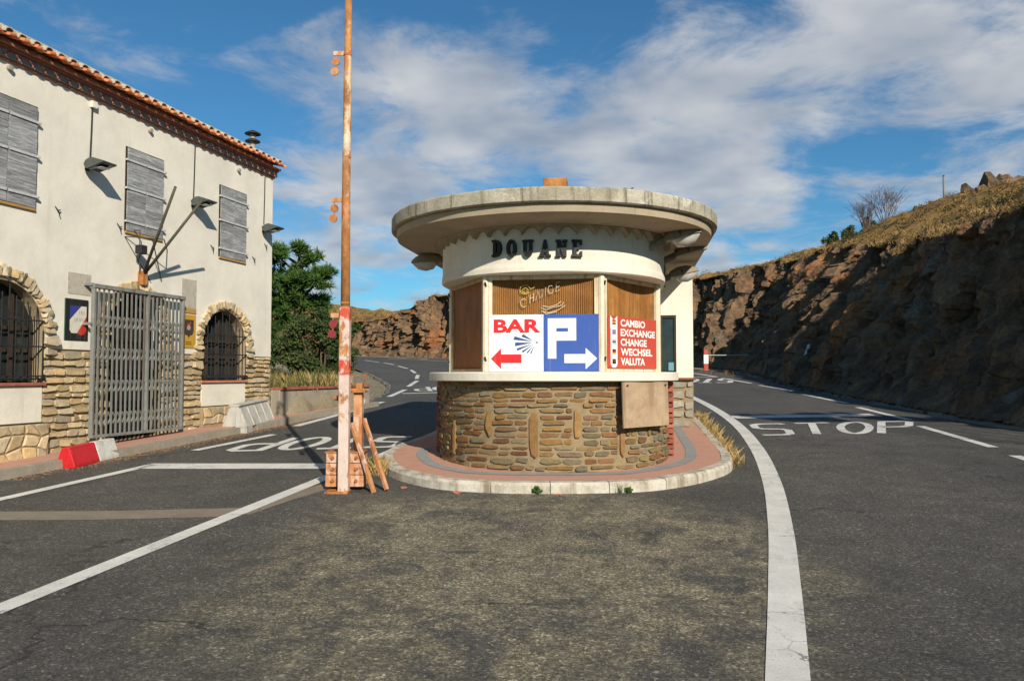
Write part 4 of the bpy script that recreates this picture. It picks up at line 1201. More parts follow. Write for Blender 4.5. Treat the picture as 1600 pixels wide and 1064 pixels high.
booth_lamp(1, -.75, 3.33, 'nearest of the three grey lamp heads on the right of the booth', True)
booth_lamp(1, .6, 3.33, 'middle one of three grey lamp heads on the right, without a glass bowl', False)
booth_lamp(1, 2.0, 3.20, 'farthest of the three grey lamp heads, beside the rear wing wall', True)
booth_lamp(-1, .55, 3.40, 'single grey lamp head on the left side of the booth', True, rad(-3))

# signs on the glazed front
SW = flat('sign_white', (.80, .79, .77), .35, .05); SB = flat('sign_blue', (.045, .10, .36), .35, .06); SR = flat('sign_red_letters', (.70, .018, .022), .4, .05); SRB = flat('sign_brick_red', (.52, .075, .05), .4, .07)
SWL = flat('sign_white_letters', (.80, .78, .74), .4, .05); SNB = flat('sign_navy', (.03, .08, .22), .4, .05)


def sign_root(i, s, z, name, label):
    P, L_ = facet(i); x, y, _ = P(s, .033, z); q = BC + BR_ * x + BA * y
    a, b = Vector(VX[i]), Vector(VX[i + 1]); d = b - a
    r = thing(name, label, 'sign', (q.x, q.y, z), BRZ + math.atan2(d.y, d.x)); ZOFF[r.name] = 0; return r


Lf = facet(1)[1]; SH = .70
r = sign_root(1, .052, 1.74, 'bar_sign', 'white sign reading BAR in red with a red arrow pointing left'); w1 = (Lf - .07) * .495
MB().box(0, w1, -.006, 0, 0, SH).build('board', SW, r)
vs, fs = text_box('BAR', .055, w1 - .035, .475, .645, -.0075, .04); MB().add(vs, fs).build('lettering', SR, r, fix=False)
def arrow(x0, x1, z, h, hd, ln, flip):
    pts = [(x0, z), (x0 + hd, z + h), (x0 + hd, z + h * .42), (x1, z + h * .42), (x1, z - h * .42), (x0 + hd, z - h * .42), (x0 + hd, z - h)]
    return [(-x + ln, zz) if flip else (x, zz) for x, zz in pts]
MB().prism([(x, -.0065, z) for x, z in arrow(.02, .405, .155, .13, .13, 0, False)], (0, -.002, 0)).build('arrow', SR, r)
em = MB(); cx_, cz_ = .585, .355
for a, ln, wd in ((150, .20, .038), (167, .285, .046), (185, .265, .05), (202, .26, .036), (217, .215, .03), (232, .18, .024), (246, .165, .02)):
    a = rad(a); ex, ez = math.cos(a), math.sin(a); em.prism([(cx_ + ex * .04, -.0065, cz_ + ez * .04), (cx_ + ex * ln - ez * wd * .5, -.0065, cz_ + ez * ln * .9 + ex * wd * .5), (cx_ + ex * ln * .97 + ez * wd * .45, -.0065, cz_ + ez * ln * .9 - ex * wd * .45)], (0, -.002, 0))
em.tube([(cx_ + .012, -.0065, cz_), (cx_ + .012, -.009, cz_)], .012, 8); em.build('shell_emblem', SNB, r)
r = sign_root(1, .052 + w1 + .004, 1.74, 'parking_sign', 'blue sign with a square white P and a white arrow pointing right'); w2 = Lf - .07 - w1 - .02
MB().box(0, w2, -.006, 0, 0, SH).build('board', SB, r)
pm = MB(); pp = lambda pts: pm.prism([(x, -.0065, z) for x, z in pts], (0, -.002, 0))
pp(bar2(.05, .155, .155, .65)); pp(bar2(.1551, .40, .53, .65)); pp(bar2(.1551, .40, .375, .485)); pp(bar2(.30, .40, .4851, .5299)); pm.build('letter', SWL, r)
MB().prism([(x, -.0065, z) for x, z in arrow(.02, .42, .155, .13, .14, w2 + .002, True)], (0, -.002, 0)).build('arrow', SWL, r)
L3 = facet(2)[1]
r = sign_root(2, .088, 1.775, 'exchange_sign', 'red sign listing CAMBIO EXCHANGE CHANGE WECHSEL VALUTA in white'); w3 = L3 - .20
MB().box(0, w3, -.006, 0, 0, .655).build('board', SRB, r)
for k, (s, x1) in enumerate((('CAMBIO', .93), ('EXCHANGE', 1.2), ('CHANGE', .97), ('WECHSEL', 1.12), ('VALUTA', .92))):
    z = .53 - k * .122; vs, fs = text_box(s, .30, min(w3 - .015, .30 + (x1 - .30) * 1.0), z, z + .094, -.0075, .034); MB().add(vs, fs).build('lettering', SWL, r, fix=False)
MB().prism([(x, -.0062, z) for x, z in [(.05, .655), (.135, .60), (.22, .655), (.22, .05), (.18, .012), (.10, .012), (.06, .05), (.06, .5), (.05, .5)]], (0, -.0016, 0)).build('ribbon', SWL, r)
FLC = {k: flat('flag_' + k, c, .5) for k, c in (('red', (.40, .03, .02)), ('yellow', (.60, .38, .03)), ('blue', (.04, .05, .25)), ('black', (.02, .02, .02)), ('violet', (.26, .18, .36)), ('green', (.03, .16, .06)), ('grey', (.45, .45, .50)))}
for k, cols in enumerate((('red', 'yellow', 'red'), ('violet', 'violet', 'violet'), ('grey', 'blue', 'grey'), ('black', 'red', 'yellow'), ('black', 'green', 'black'))):
    z = .545 - k * .122; fl = MB().box(.098, .182, -.0086, -.0079, z, z + .06).build('flag', FLC[cols[0]], r)
    MB().box(.098, .182, -.0094, -.0087, z + (.022 if k < 4 else .03), z + .04).build('stripe', FLC[cols[1]], fl)
    if k != 2: MB().box(.10, .18, -.0094, -.0087, z + .002, z + .018).build('stripe', FLC[cols[2]], fl)
for r_, ww_, hh_ in [(o_, (w1 if 'bar' in o_.name else w2 if 'parking' in o_.name else w3), (SH if 'exchange' not in o_.name else .655)) for o_ in bpy.data.objects if o_.name in ('bar_sign', 'parking_sign', 'exchange_sign')]:
    for x_ in (.022, ww_ - .022):
        for z_ in (.02, hh_ - .02): MB().tube([(x_, -.006, z_), (x_, -.0095, z_)], .006, 8).build('screw', IRON, r_)
# old neon sign behind the front
ne = sign_root(1, .40, 2.50, 'neon_sign', 'unlit bent tube CHANGE sign above the blue parking sign'); NEO = flat('neon_tube', (.66, .60, .44), .3); NEOY = flat('neon_tube_yellow', (.55, .47, .10), .3)
for z_ in (-.075,): MB().box(-.05, .60, .001, .006, z_, z_ + .010).build('mounting_rail', CREAM, ne)
def neon(pts, m, nm='tube'): MB().tube([(x, -.004, z) for x, z in pts], .0045, 5).build(nm, m, ne)
circ = lambda cx, cz, rx, rz, a0, a1, n=12: [(cx + rx * math.cos(rad(a0 + (a1 - a0) * i / n)), cz + rz * math.sin(rad(a0 + (a1 - a0) * i / n))) for i in range(n + 1)]
neon(circ(.10, .25, .065, .055, 40, 330), NEOY); neon([(.15, .28), (.17, .26), (.20, .265), (.22, .28)], NEOY); neon(circ(.105, .24, .035, .03, 0, 360), NEOY)
sh = lambda x: .06 + x * .36
CH = [circ(.085, .085, .04, .05, 50, 310)] + [[(.16, sh(.16) - .035), (.165, sh(.16) + .07)], [(.205, sh(.2) - .03), (.21, sh(.2) + .075)], [(.16, sh(.16) + .02), (.21, sh(.2) + .025)]] + [[(.235, sh(.235) - .03), (.262, sh(.26) + .08), (.29, sh(.29) - .025)]] + [[(.315, sh(.31) - .02), (.32, sh(.32) + .08), (.355, sh(.35) - .015), (.36, sh(.36) + .085)]] + [circ(.42, sh(.42) + .035, .033, .05, 50, 360)] + [[(.535, sh(.53) - .01), (.485, sh(.48) - .015), (.49, sh(.49) + .09), (.54, sh(.54) + .09)], [(.488, sh(.49) + .035), (.53, sh(.53) + .035)]]
for c_ in CH: neon(c_, NEO)
for c_ in ([(.30, .02), (.36, -.005), (.46, .03), (.56, .05), (.58, .09)], [(.32, .045), (.40, .03), (.50, .06), (.55, .10)], [(.30, -.02), (.40, -.04), (.52, -.005), (.60, .05)], [(.33, -.03), (.36, -.055), (.50, -.03)]): neon(c_, NEO)
# loose board below the sill
a1, z1 = cyl(971, 601, 1.70); a2, z2 = cyl(1041, 599, 1.70); _, z3 = cyl(971, 669, 1.70); _, z4 = cyl(1040, 664, 1.70)
PLY = simple('plywood', [(.30, .20, .12), (.40, .285, .18), (.46, .34, .22)], 5, .85, .35, 60, .004, streak=((.24, .16, .10), 9))
c0 = BC + BR_ * (1.70 * math.sin((a1 + a2) / 2)) - BA * (1.70 * math.cos((a1 + a2) / 2))
pl = thing('plywood_panel', 'weathered plywood board fixed over the stone base below the red sign', 'board', (c0.x, c0.y, z3), BRZ)
def pw(a, z, e): x, y = 1.71 * math.sin(a) + e * math.sin((a1 + a2) / 2), -1.71 * math.cos(a) - e * math.cos((a1 + a2) / 2); q = BR_ * x + BA * y + BC - c0; return (q.dot(BR_), q.dot(BA), z)
am = (a1 + a2) / 2
MB().hexa([pw(a1, z3, .03), pw(a2, z4, .03), pw(a2, z4, .006), pw(a1, z3, .006), pw(a1, 1.608, .012), pw(a2, 1.608, .012), pw(a2, 1.608, -.012), pw(a1, 1.608, -.012)]).build('board', PLY, pl, bevel=.003)
for a_, z_ in ((a1 + .04, 1.57), (a2 - .04, 1.57)): x, y, z = pw(a_, z_, .0155); MB().tube([(x, y, z), (x + .006 * math.sin(am), y - .006 * math.cos(am), z)], .012, 8).build('screw', IRON, pl)

# ------------------------------------------------------------------ traffic island
KO = [gp(x, y) for x, y in ((672, 686), (622, 706), (600, 719), (597, 731), (612, 746), (650, 758), (700, 766), (780, 770.5), (860, 771.5), (940, 770.5), (1010, 768), (1070, 760), (1112, 750), (1138, 740), (1145, 730), (1138, 714), (1118, 692), (1092, 664), (1070, 644))]
KO = [Vector((-1.0, 16.5, 0))] + KO + [Vector((4.9, 22, 0)), Vector((2.0, 22, 0))]
out = []
NK = len(KO)
for i in range(NK - 3):
    a, b, c, d = KO[max(0, i - 1)], KO[i], KO[i + 1], KO[min(NK - 1, i + 2)]
    for j in range(6):
        s = j / 6; out.append(.5 * ((2 * b) + (c - a) * s + (2 * a - 5 * b + 4 * c - d) * s * s + (3 * b - a - 3 * c + d) * s ** 3))
out += [KO[-3], KO[-2]]


def offset_in(pts, w):
    res = []
    for i, p in enumerate(pts):
        a = pts[max(0, i - 1)]; b = pts[min(len(pts) - 1, i + 1)]; d = (b - a); d.z = 0; d.normalize(); res.append(p + Vector((-d.y, d.x, 0)) * w)
    return res


inn = offset_in(out, .15)
G = lambda p, dz: (p.x, p.y, gz(0, p.y) + dz)
island = struct(MB().add([G(p, .118) for p in inn], [tuple(range(len(inn)))]).build('island_pavement', PAVE))
i = 0; acc = 0
ri = random.Random(4)
while i < len(out) - 1:
    j = i + 1; ln = (out[j] - out[i]).length
    while ln < .62 and j < len(out) - 1: ln += (out[j + 1] - out[j]).length; j += 1
    hz = .122 + ri.uniform(-.006, .006); rings = []
    for k in range(i, j + 1):
        e = .004 if k == i else (-.004 if k == j else 0); d = (out[min(k + 1, len(out) - 1)] - out[max(k - 1, 0)]).normalized() * e
        o_, n_ = out[k] + d, inn[k] + d; m1 = o_.lerp(n_, .22)
        jit = .006 * noise.noise((o_.x * 6, o_.y * 6, 0))
        rings.append([G(o_, -.05), G(o_ + (n_ - o_) * (.03 + jit), hz * .72), G(m1, hz + jit * .6), G(n_, hz - .001), G(n_, -.05)])
    MB().loft(rings, True, True, True).build('kerb_stone', KERB, island); i = j
# grey paver band that follows the kerb
bi, bo = offset_in(out, .62), offset_in(out, .47)
lo_, hi_ = 14, len(out) - 3
mb = MB(); mb.add([G(p, .1225) for p in bo[lo_:hi_]] + [G(p, .1225) for p in bi[lo_:hi_]], [(k, k + 1, k + 1 + hi_ - lo_, k + hi_ - lo_) for k in range(hi_ - lo_ - 1)])
mb.build('grey_band', PAVEG, island, fix=False)
print('booth ok')

# ------------------------------------------------------------------ raised barrier boom
BP = gp(537, 769); bz = gz(0, BP.y)
boom = thing('barrier_boom', 'rusty red and white barrier pole standing upright beside its rusty counterweight', 'barrier pole', (BP.x, BP.y, bz))
PINK = mat_rusty('faded_boom_paint', (.60, .47, .40), amt=.42, bands=((1.30, 1.47, (.50, .05, .035)), (1.92, 2.06, (.50, .07, .04))), scale=4)
RUSTP = mat_rusty('rusty_pole_paint', (.60, .48, .33), ((.20, .07, .025), (.40, .17, .055), (.56, .31, .12)), amt=.60, bands=((2.3, 2.5, (.45, .07, .04)), (3.02, 3.3, (.50, .08, .05)), (4.92, 5.02, (.50, .06, .04)), (3.9, 4.15, (.62, .55, .38)), (4.2, 4.6, (.60, .50, .30))), scale=3)
RUST = mat_rusty('orange_rust', (.60, .40, .30), ((.26, .09, .03), (.46, .20, .08), (.58, .32, .16)), amt=.62, scale=6)
RUSTD = mat_rusty('dark_rust', (.30, .13, .08), amt=.75, scale=8)
w2_ = .058
MB().box(-w2_, w2_, -w2_, w2_, bz - .02, bz + 2.06).build('sleeve', PINK, boom, bevel=.012)
MB().tube([(0, 0, bz + 2.05), (-.004, 0, bz + 3.2), (.0, 0, bz + 4.6), (.004, 0, bz + 5.7)], [.052, .048, .043, .039], 16).build('pole', RUSTP, boom, smooth=True)
for z in (2.05, 2.10, 3.12, 4.93, 3.75): MB().tube([(0, 0, bz + z), (0, 0, bz + z + .022)], .054 if z < 3 else .047, 14).build('collar', RUSTD, boom)
DISC = {0: RUST, 1: RUSTD, 2: mat_rusty('red_disc', (.22, .025, .03), amt=.3)}
for k, z in enumerate((4.95, 3.265, 1.96)):
    m_ = MB(); m_.beam((-.03, 0, bz + z + .01), (-.165, 0, bz + z + .01), .012, .05); m_.build('bracket', RUST if k else RUST, boom, bevel=.003)
    zz = bz + z - .085
    for j in range(2):
        MB().tube([(-.135 - .012 * j, -.008, zz), (-.135 - .012 * j, .008, zz)], .046, 14).build('reflector', DISC[2 if k == 2 else (0 if k == 0 else 1)], boom)
        MB().tube([(-.135, 0, zz + .04), (-.14, 0, zz + .075)], .006, 5).build('chain_link', RUSTD, boom); zz -= .115
# foot, support post, braces and counterweight
MB().box(-.20, .06, -.09, .12, bz - .01, bz + .02).build('base_plate', RUSTD, boom, bevel=.004)
pz = bz
m_ = MB(); m_.box(.06, .155, .20, .215, pz + .2, pz + 1.10); m_.box(.06, .07, .2151, .32, pz + .2, pz + 1.10); m_.box(.145, .155, .2151, .32, pz + .2, pz + 1.10); m_.build('support_post', RUST, boom, bevel=.003)
m_ = MB(); m_.box(.03, .20, .15, .34, pz + 1.10, pz + 1.125); m_.box(.09, .16, .18, .30, pz + 1.125, pz + 1.21); m_.build('post_head', RUSTD, boom, bevel=.006)
MB().tube([(-.02, .1, pz + 1.13), (.16, .25, pz + 1.13)], .022, 8).build('pivot_pin', RUSTD, boom)
for a, b in (((.055, .12, pz + .76), (.345, -.04, pz + 0.0)), ((.165, .28, pz + .80), (.47, .06, pz + .02))): MB().beam(a, b, .042, .042).build('brace', RUST, boom, bevel=.005)
MB().tube([(-.14, .12, pz + 1.04), (-.06, .12, pz + 1.04)], .03, 8).build('bolt', RUSTD, boom)
zz = pz + .05
for k, h in enumerate((.135, .13, .115)):
    sl = MB().box(-.225 + .004 * k, .205 - .006 * k, .075, .36, zz, zz + h - .006).build('counterweight_slab', RUST, boom, bevel=.006)
    for x in (-.145, .12): MB().tube([(x, .0745, zz + h * .5), (x, .05, zz + h * .5)], [.022, .016], 8).build('bolt_head', RUSTD, sl)
    zz += h
MB().box(-.232, .21, .07, .365, zz - .005, zz + .012).build('counterweight_cap', RUSTD, boom, bevel=.003)

# ------------------------------------------------------------------ road barriers
def profile_barrier(mb, L0, L1, prof):
    mb.loft([[(x, L, z) for x, z in prof] for L in (L0, L1)], True, True, True)


def kerb_angle(a, b): d = b - a; return math.atan2(d.y, d.x) - math.pi / 2


a, b = gp(119, 732), gp(174, 717.5)
rz = kerb_angle(a, b); L_ = (b - a).length
PROF = [(-.135, 0), (-.13, .045), (-.06, .25), (-.055, .275), (.055, .275), (.06, .25), (.13, .045), (.135, 0)]


def scale_prof(s, k): return [(x * s, z * k) for x, z in PROF]


RP = simple('red_plastic', [(.50, .014, .018), (.60, .022, .026)], 5, .38, .08, 30, .003, streak=((.36, .05, .04), 8), spec=.4)
WP = simple('white_plastic', [(.50, .48, .43), (.64, .62, .56)], 6, .45, .12, 30, .003, streak=((.36, .33, .28), 8))
red = thing('plastic_barrier', 'low red plastic road barrier by the kerb left of the gate', 'barrier', (a.x - .15 * math.cos(rz), a.y - .15 * math.sin(rz), gz(0, a.y)), rz, 'plastic barriers on the road'); red.rotation_euler.x = math.atan(SLOPE); ZOFF[red.name] = 0
mb = MB(); profile_barrier(mb, 0, .56, PROF); mb.build('body', RP, red, bevel=.012)
for s in (-1, 1):
    mb = MB()
    for y0 in (.02, .50):
        mb = MB(); mb.hexa([(s * .137, y0, .0), (s * .137, y0 + .05, .0), (s * .115, y0 + .05, .0), (s * .115, y0, .0), (s * .067, y0, .25), (s * .067, y0 + .05, .25), (s * .045, y0 + .05, .25), (s * .045, y0, .25)]); mb.build('rib', RP, red, bevel=.006)
MB().tube([(0, .12, .270), (0, .12, .284)], .03, 10).build('filler_cap', RP, red)
q = Vector((a.x - .15 * math.cos(rz), a.y - .15 * math.sin(rz), 0)) + Vector((-math.sin(rz), math.cos(rz), 0)) * .575
wh = thing('plastic_barrier', 'low white plastic barrier joined to the far end of the red one', 'barrier', (q.x, q.y, gz(0, q.y)), rz - rad(4), 'plastic barriers on the road'); wh.rotation_euler.x = math.atan(SLOPE); ZOFF[wh.name] = 0
mb = MB(); profile_barrier(mb, 0, .42, scale_prof(.98, 1.0)); mb.build('body', WP, wh, bevel=.012)
mb = MB(); mb.box(-.05, .05, -.012, .03, .06, .22); mb.build('joint_tongue', WP, wh, bevel=.008)
MB().tube([(0, .2, .270), (0, .2, .284)], .03, 10).build('filler_cap', WP, wh)
a, b = gp(386, 677), gp(431, 663)
rz = kerb_angle(a, b); L_ = 1.45
cb = thing('concrete_barrier', 'pale grey ribbed road barrier with square openings below, near the right arched window', 'barrier', (a.x - .235 * math.cos(rz), a.y - .235 * math.sin(rz), gz(0, a.y)), rz); cb.rotation_euler.x = math.atan(SLOPE); ZOFF[cb.name] = 0
PB = [(-.23, .10), (-.215, .14), (-.085, .45), (-.08, .50), (.08, .50), (.085, .45), (.215, .14), (.23, .10)]
mb = MB(); profile_barrier(mb, 0, L_, PB); mb.build('body', CONC, cb, bevel=.012)
for y0, y1 in ((0, .30), (.52, .93), (1.15, L_)):
    MB().hexa([(-.235, y0 + .001, -.04), (.235, y0 + .001, -.04), (.235, y1 - .001, -.04), (-.235, y1 - .001, -.04), (-.229, y0 + .001, .0995), (.229, y0 + .001, .0995), (.229, y1 - .001, .0995), (-.229, y1 - .001, .0995)]).build('foot', CONC, cb, bevel=.008)
for s in (-1, 1):
    for k in range(5):
        y0 = .02 + k * (L_ - .075) / 4
        MB().hexa([(s * .236, y0, .12), (s * .236, y0 + .035, .12), (s * .20, y0 + .035, .12), (s * .20, y0, .12), (s * .106, y0, .445), (s * .106, y0 + .035, .445), (s * .07, y0 + .035, .445), (s * .07, y0, .445)]).build('rib', CONC, cb, bevel=.005)
MB().box(-.10, .10, -.012, L_ + .012, .485, .515).build('top_rail', CONC, cb, bevel=.008)
MB().box(-.03, .03, -.02, .0, .12, .40).build('end_tongue', CONC, cb, bevel=.005)

# ------------------------------------------------------------------ low wall, posts and rails
lw = thing('low_wall', 'low concrete wall with a brick coping past the corner of the building', 'wall', (FW(UC, 0, 0).x, FW(UC, 0, 0).y, gz(0, 16.5)), FRZ); ZOFF[lw.name] = gz(0, 16.5)
MB().box(.05, 4.35, -.22, .0, .3, 1.375).build('wall_body', WALLC, lw, bevel=.01)
k = 0
while .05 + k * .225 < 4.2: MB().box(.05 + k * .225 + .004, .05 + (k + 1) * .225 - .004, -.26, .03, 1.377, 1.43).build('coping_brick', BRICK, lw, bevel=.005); k += 1
MB().prism([(x, -.222, z) for x, z in [(3.75, .95), (4.05, .93), (4.1, 1.05), (3.98, 1.1), (4.05, 1.25), (3.9, 1.33), (3.8, 1.24), (3.86, 1.12)]], (0, -.004, 0)).build('paint_splash', BOOTHW, lw)
p = gp(519.5, 637); wpst = thing('marker_post', 'short white marker post at the end of the low wall', 'post', p); ZOFF[wpst.name] = 0
MB().box(-.055, .055, -.03, .03, -.05, .47).build('post', SWL, wpst, bevel=.012); MB().box(.055, .15, -.01, .01, .33, .36).build('arm', STRAP, wpst)
p = gp(535, 596); rl = thing('rusty_rail', 'bent rusty metal rail lying low over the gravel verge behind the barrier pole', 'rail', p); ZOFF[rl.name] = 0
MB().tube([(-.75, 0, .22), (-.72, 0, .30), (-.1, .02, .28), (.35, 0, .22), (.9, .02, .27), (1.0, 0, .26)], .018, 6).build('bar', RUSTD, rl)
for x in (-.73, -.05, .35, .98): MB().tube([(x, 0, -.1), (x, 0, .29)], .016, 6).build('leg', RUSTD, rl)
p = gp(1103, 579); rp_ = thing('red_white_post', 'red and white post with a thin rail at the foot of the far cliff', 'post', p); ZOFF[rp_.name] = 0
PR = flat('post_red', (.46, .06, .03), .5); MB().box(-.12, .12, -.06, .06, -.1, 1.12).build('post', PR, rp_, bevel=.02); MB().box(-.125, .125, -.066, -.0605, .38, .86).build('white_band', SWL, rp_)
MB().tube([(.12, 0, .84), (2.45, .3, .85)], .022, 6).build('rail', STRAP, rp_)
p = skyline(1473); up_ = thing('utility_pole', 'lone thin wooden pole on the skyline of the right hill', 'pole', p); ZOFF[up_.name] = 0
hgt = 34 / FPX * p.y; MB().tube([(0, 0, -.6), (0, 0, hgt)], [.05, .036], 8).build('shaft', simple('old_pole_wood', [(.20, .17, .13), (.28, .24, .19)], 8, .9, .3), up_); MB().tube([(0, 0, hgt), (0, 0, hgt + .05)], [.05, .03], 8).build('cap', IRON, up_)


# rocks
def rock(name, label, p, sx, sy, sz, seed, m=HILL, cuts=4, amp=1.0):
    bm = bmesh.new(); bmesh.ops.create_icosphere(bm, subdivisions=cuts, radius=1)
    for v in bm.verts:
        q = v.co.copy() * 1.4 + Vector((seed * 7.1, 0, 0)); c_ = noise.cell(noise.voronoi(q * 1.3)[1][0] * 19.3); c2 = noise.cell(noise.voronoi(q * 3.1)[1][0] * 13.3)
        v.co *= 1 + amp * (.42 * (c_ - .3) + .16 * c2) + .12 * noise.noise(q * 1.5); v.co = Vector((v.co.x * sx, v.co.y * sy, v.co.z * sz))
    me = bpy.data.meshes.new(name); bm.to_mesh(me); bm.free(); me.materials.append(m); o_ = bpy.data.objects.new(name, me); COL.objects.link(o_); o_.location = p
    return tag(o_, label, 'rock')


def crag(label, p, lumps, seed):
    """broken rock: sharp faceted blocks grown into one another"""
    rnd = random.Random(seed); bm = bmesh.new()
    for (dx, dy, dz, sx, sy, sz) in lumps:
        vs = [bm.verts.new(Vector((dx, dy, dz)) + Vector((d.x * sx, d.y * sy, d.z * sz))) for d in [Vector((rnd.gauss(0, 1), rnd.gauss(0, 1), rnd.gauss(0, 1))).normalized() * rnd.uniform(.75, 1.1) for _ in range(22)]]
        r_ = bmesh.ops.convex_hull(bm, input=vs); bmesh.ops.delete(bm, geom=list({v for v in list(r_['geom_interior']) + list(r_['geom_unused']) if isinstance(v, bmesh.types.BMVert)}), context='VERTS')
    me = bpy.data.meshes.new('rock_outcrop'); bm.to_mesh(me); bm.free(); me.materials.append(HILL); o_ = bpy.data.objects.new('rock_outcrop', me); COL.objects.link(o_); o_.location = p
    return tag(o_, label, 'rock')


p = skyline(1550); k = p.y / FPX
crag('large jagged brown rock crowning the right hilltop', p + Vector((0, 0, -4 * k)), [(-14 * k, 0, 6 * k, 16 * k, 14 * k, 24 * k), (2 * k, 4 * k, 10 * k, 15 * k, 14 * k, 20 * k), (16 * k, 2 * k, 6 * k, 18 * k, 14 * k, 18 * k), (30 * k, 0, 6 * k, 22 * k, 14 * k, 17 * k), (50 * k, 4 * k, 4 * k, 26 * k, 16 * k, 15 * k), (72 * k, 4 * k, 2 * k, 28 * k, 16 * k, 14 * k), (12 * k, -5 * k, 2 * k, 22 * k, 12 * k, 15 * k), (-24 * k, -3 * k, -4 * k, 13 * k, 12 * k, 15 * k), (6 * k, -8 * k, -2 * k, 24 * k, 12 * k, 12 * k)], 1)
p = skyline(1510); crag('smaller rock at the lower left of the hilltop crag', p + Vector((0, -2 * k, 0)), [(0, 0, 0, 10 * k, 9 * k, 13 * k), (9 * k, -2 * k, -4 * k, 13 * k, 9 * k, 9 * k)], 2)
p = skyline(1425); crag('small dark rock on the skyline between bush and pole', p, [(0, 0, 0, 8 * k, 7 * k, 7 * k), (11 * k, 0, 1 * k, 11 * k, 8 * k, 7 * k)], 3)
BOULD = simple('boulder_stone', [(.13, .115, .09), (.20, .175, .135)], 5, .9, .5, 40, .02)
p = gp(1597, 655); rock('boulder', 'rounded grey boulder at the foot of the cliff on the right edge', p + Vector((.1, 0, .28)), .48, .45, .40, 5, BOULD, 4, .12)
KB = gp(700, 773)
WHT2 = flat('white_chalk', (.62, .66, .66), .6)
c_ = min((q for col in HP for q in col[4:CR]), key=lambda q: math.hypot(proj(q)[0] - 1271, proj(q)[1] - 541) if q.y > 8 else 1e9)
cs = MB(); base_ = c_ + Vector((-.38, -.14, 0))
for s_, wd in ((0, .05), (.2, .06)): cs.prism([base_ + Vector((s_ * .35 + dx, s_ * -.2, (s_ - .3) + dz)) for dx, dz in ((-wd, 0), (wd, .04), (wd * 1.3, .2), (wd * .1, .19))], (0, .03, 0))
tag(cs.build('cloth_scrap', WHT2), 'pale scrap hanging on the dark cliff face', 'scrap')

# ------------------------------------------------------------------ vegetation
rv = random.Random(21)


def blades(mb, p, n, h, spread, w, rnd, lean=.5):
    for _ in range(n):
        a = rnd.uniform(0, 6.283); r = spread * math.sqrt(rnd.random()); x, y = p[0] + r * math.cos(a), p[1] + r * math.sin(a)
        hh = h * rnd.uniform(.45, 1.1); b = rnd.uniform(0, 6.283); lx, ly = math.cos(b) * hh * lean * rnd.random(), math.sin(b) * hh * lean * rnd.random(); c = rnd.uniform(0, 3.14); wx, wy = math.cos(c) * w / 2, math.sin(c) * w / 2
        mb.add([(x - wx, y - wy, p[2]), (x + wx, y + wy, p[2]), (x + lx * .4 + wx * .6, y + ly * .4 + wy * .6, p[2] + hh * .6), (x + lx, y + ly, p[2] + hh)], [(0, 1, 2), (0, 2, 3)])


def leaves(mb, c, rad_, n, size, rnd, shell=.5, narrow=1.0):
    c = Vector(c)
    for _ in range(n):
        d = Vector((rnd.gauss(0, 1), rnd.gauss(0, 1), rnd.gauss(0, 1))).normalized(); r = (shell + (1 - shell) * rnd.random()) if rnd.random() < .8 else rnd.random()
        p = c + Vector((d.x * rad_[0] * r, d.y * rad_[1] * r, d.z * rad_[2] * r)); s = size * rnd.uniform(.6, 1.3)
        a = Vector((rnd.gauss(0, 1), rnd.gauss(0, 1), rnd.gauss(0, 1))).normalized(); a = (a + d * .8).normalized(); b = a.cross(Vector((rnd.gauss(0, 1), rnd.gauss(0, 1), rnd.gauss(0, 1)))).normalized() * s * narrow * .5
        mb.add([p - a * s * .5, p + b, p + a * s * .5, p - b], [(0, 1, 2, 3)])


PINE = mat_leaf('pine_needles', [(.035, .080, .020), (.075, .150, .032), (.13, .21, .045)], .25)
DARKB = mat_leaf('dark_shrub', [(.024, .042, .014), (.05, .075, .022), (.085, .10, .034)])
BARK = simple('bark', [(.09, .06, .04), (.17, .12, .08)], 9, .95, .7, 30, .02)
DRY = mat_leaf('dry_grass', [(.28, .18, .06), (.42, .29, .11), (.52, .38, .17)], .2)
DRYB = mat_leaf('dry_scrub', [(.10, .07, .024), (.20, .12, .040), (.30, .17, .055)], .1)
HDRY = mat_leaf('hill_dry_grass', [(.22, .13, .045), (.34, .21, .075), (.46, .31, .12)], .15)
GREENW = mat_leaf('green_weed', [(.05, .10, .02), (.10, .17, .035)], .2)
OLIVE = mat_leaf('olive_scrub', [(.07, .08, .025), (.13, .13, .045)], .1)


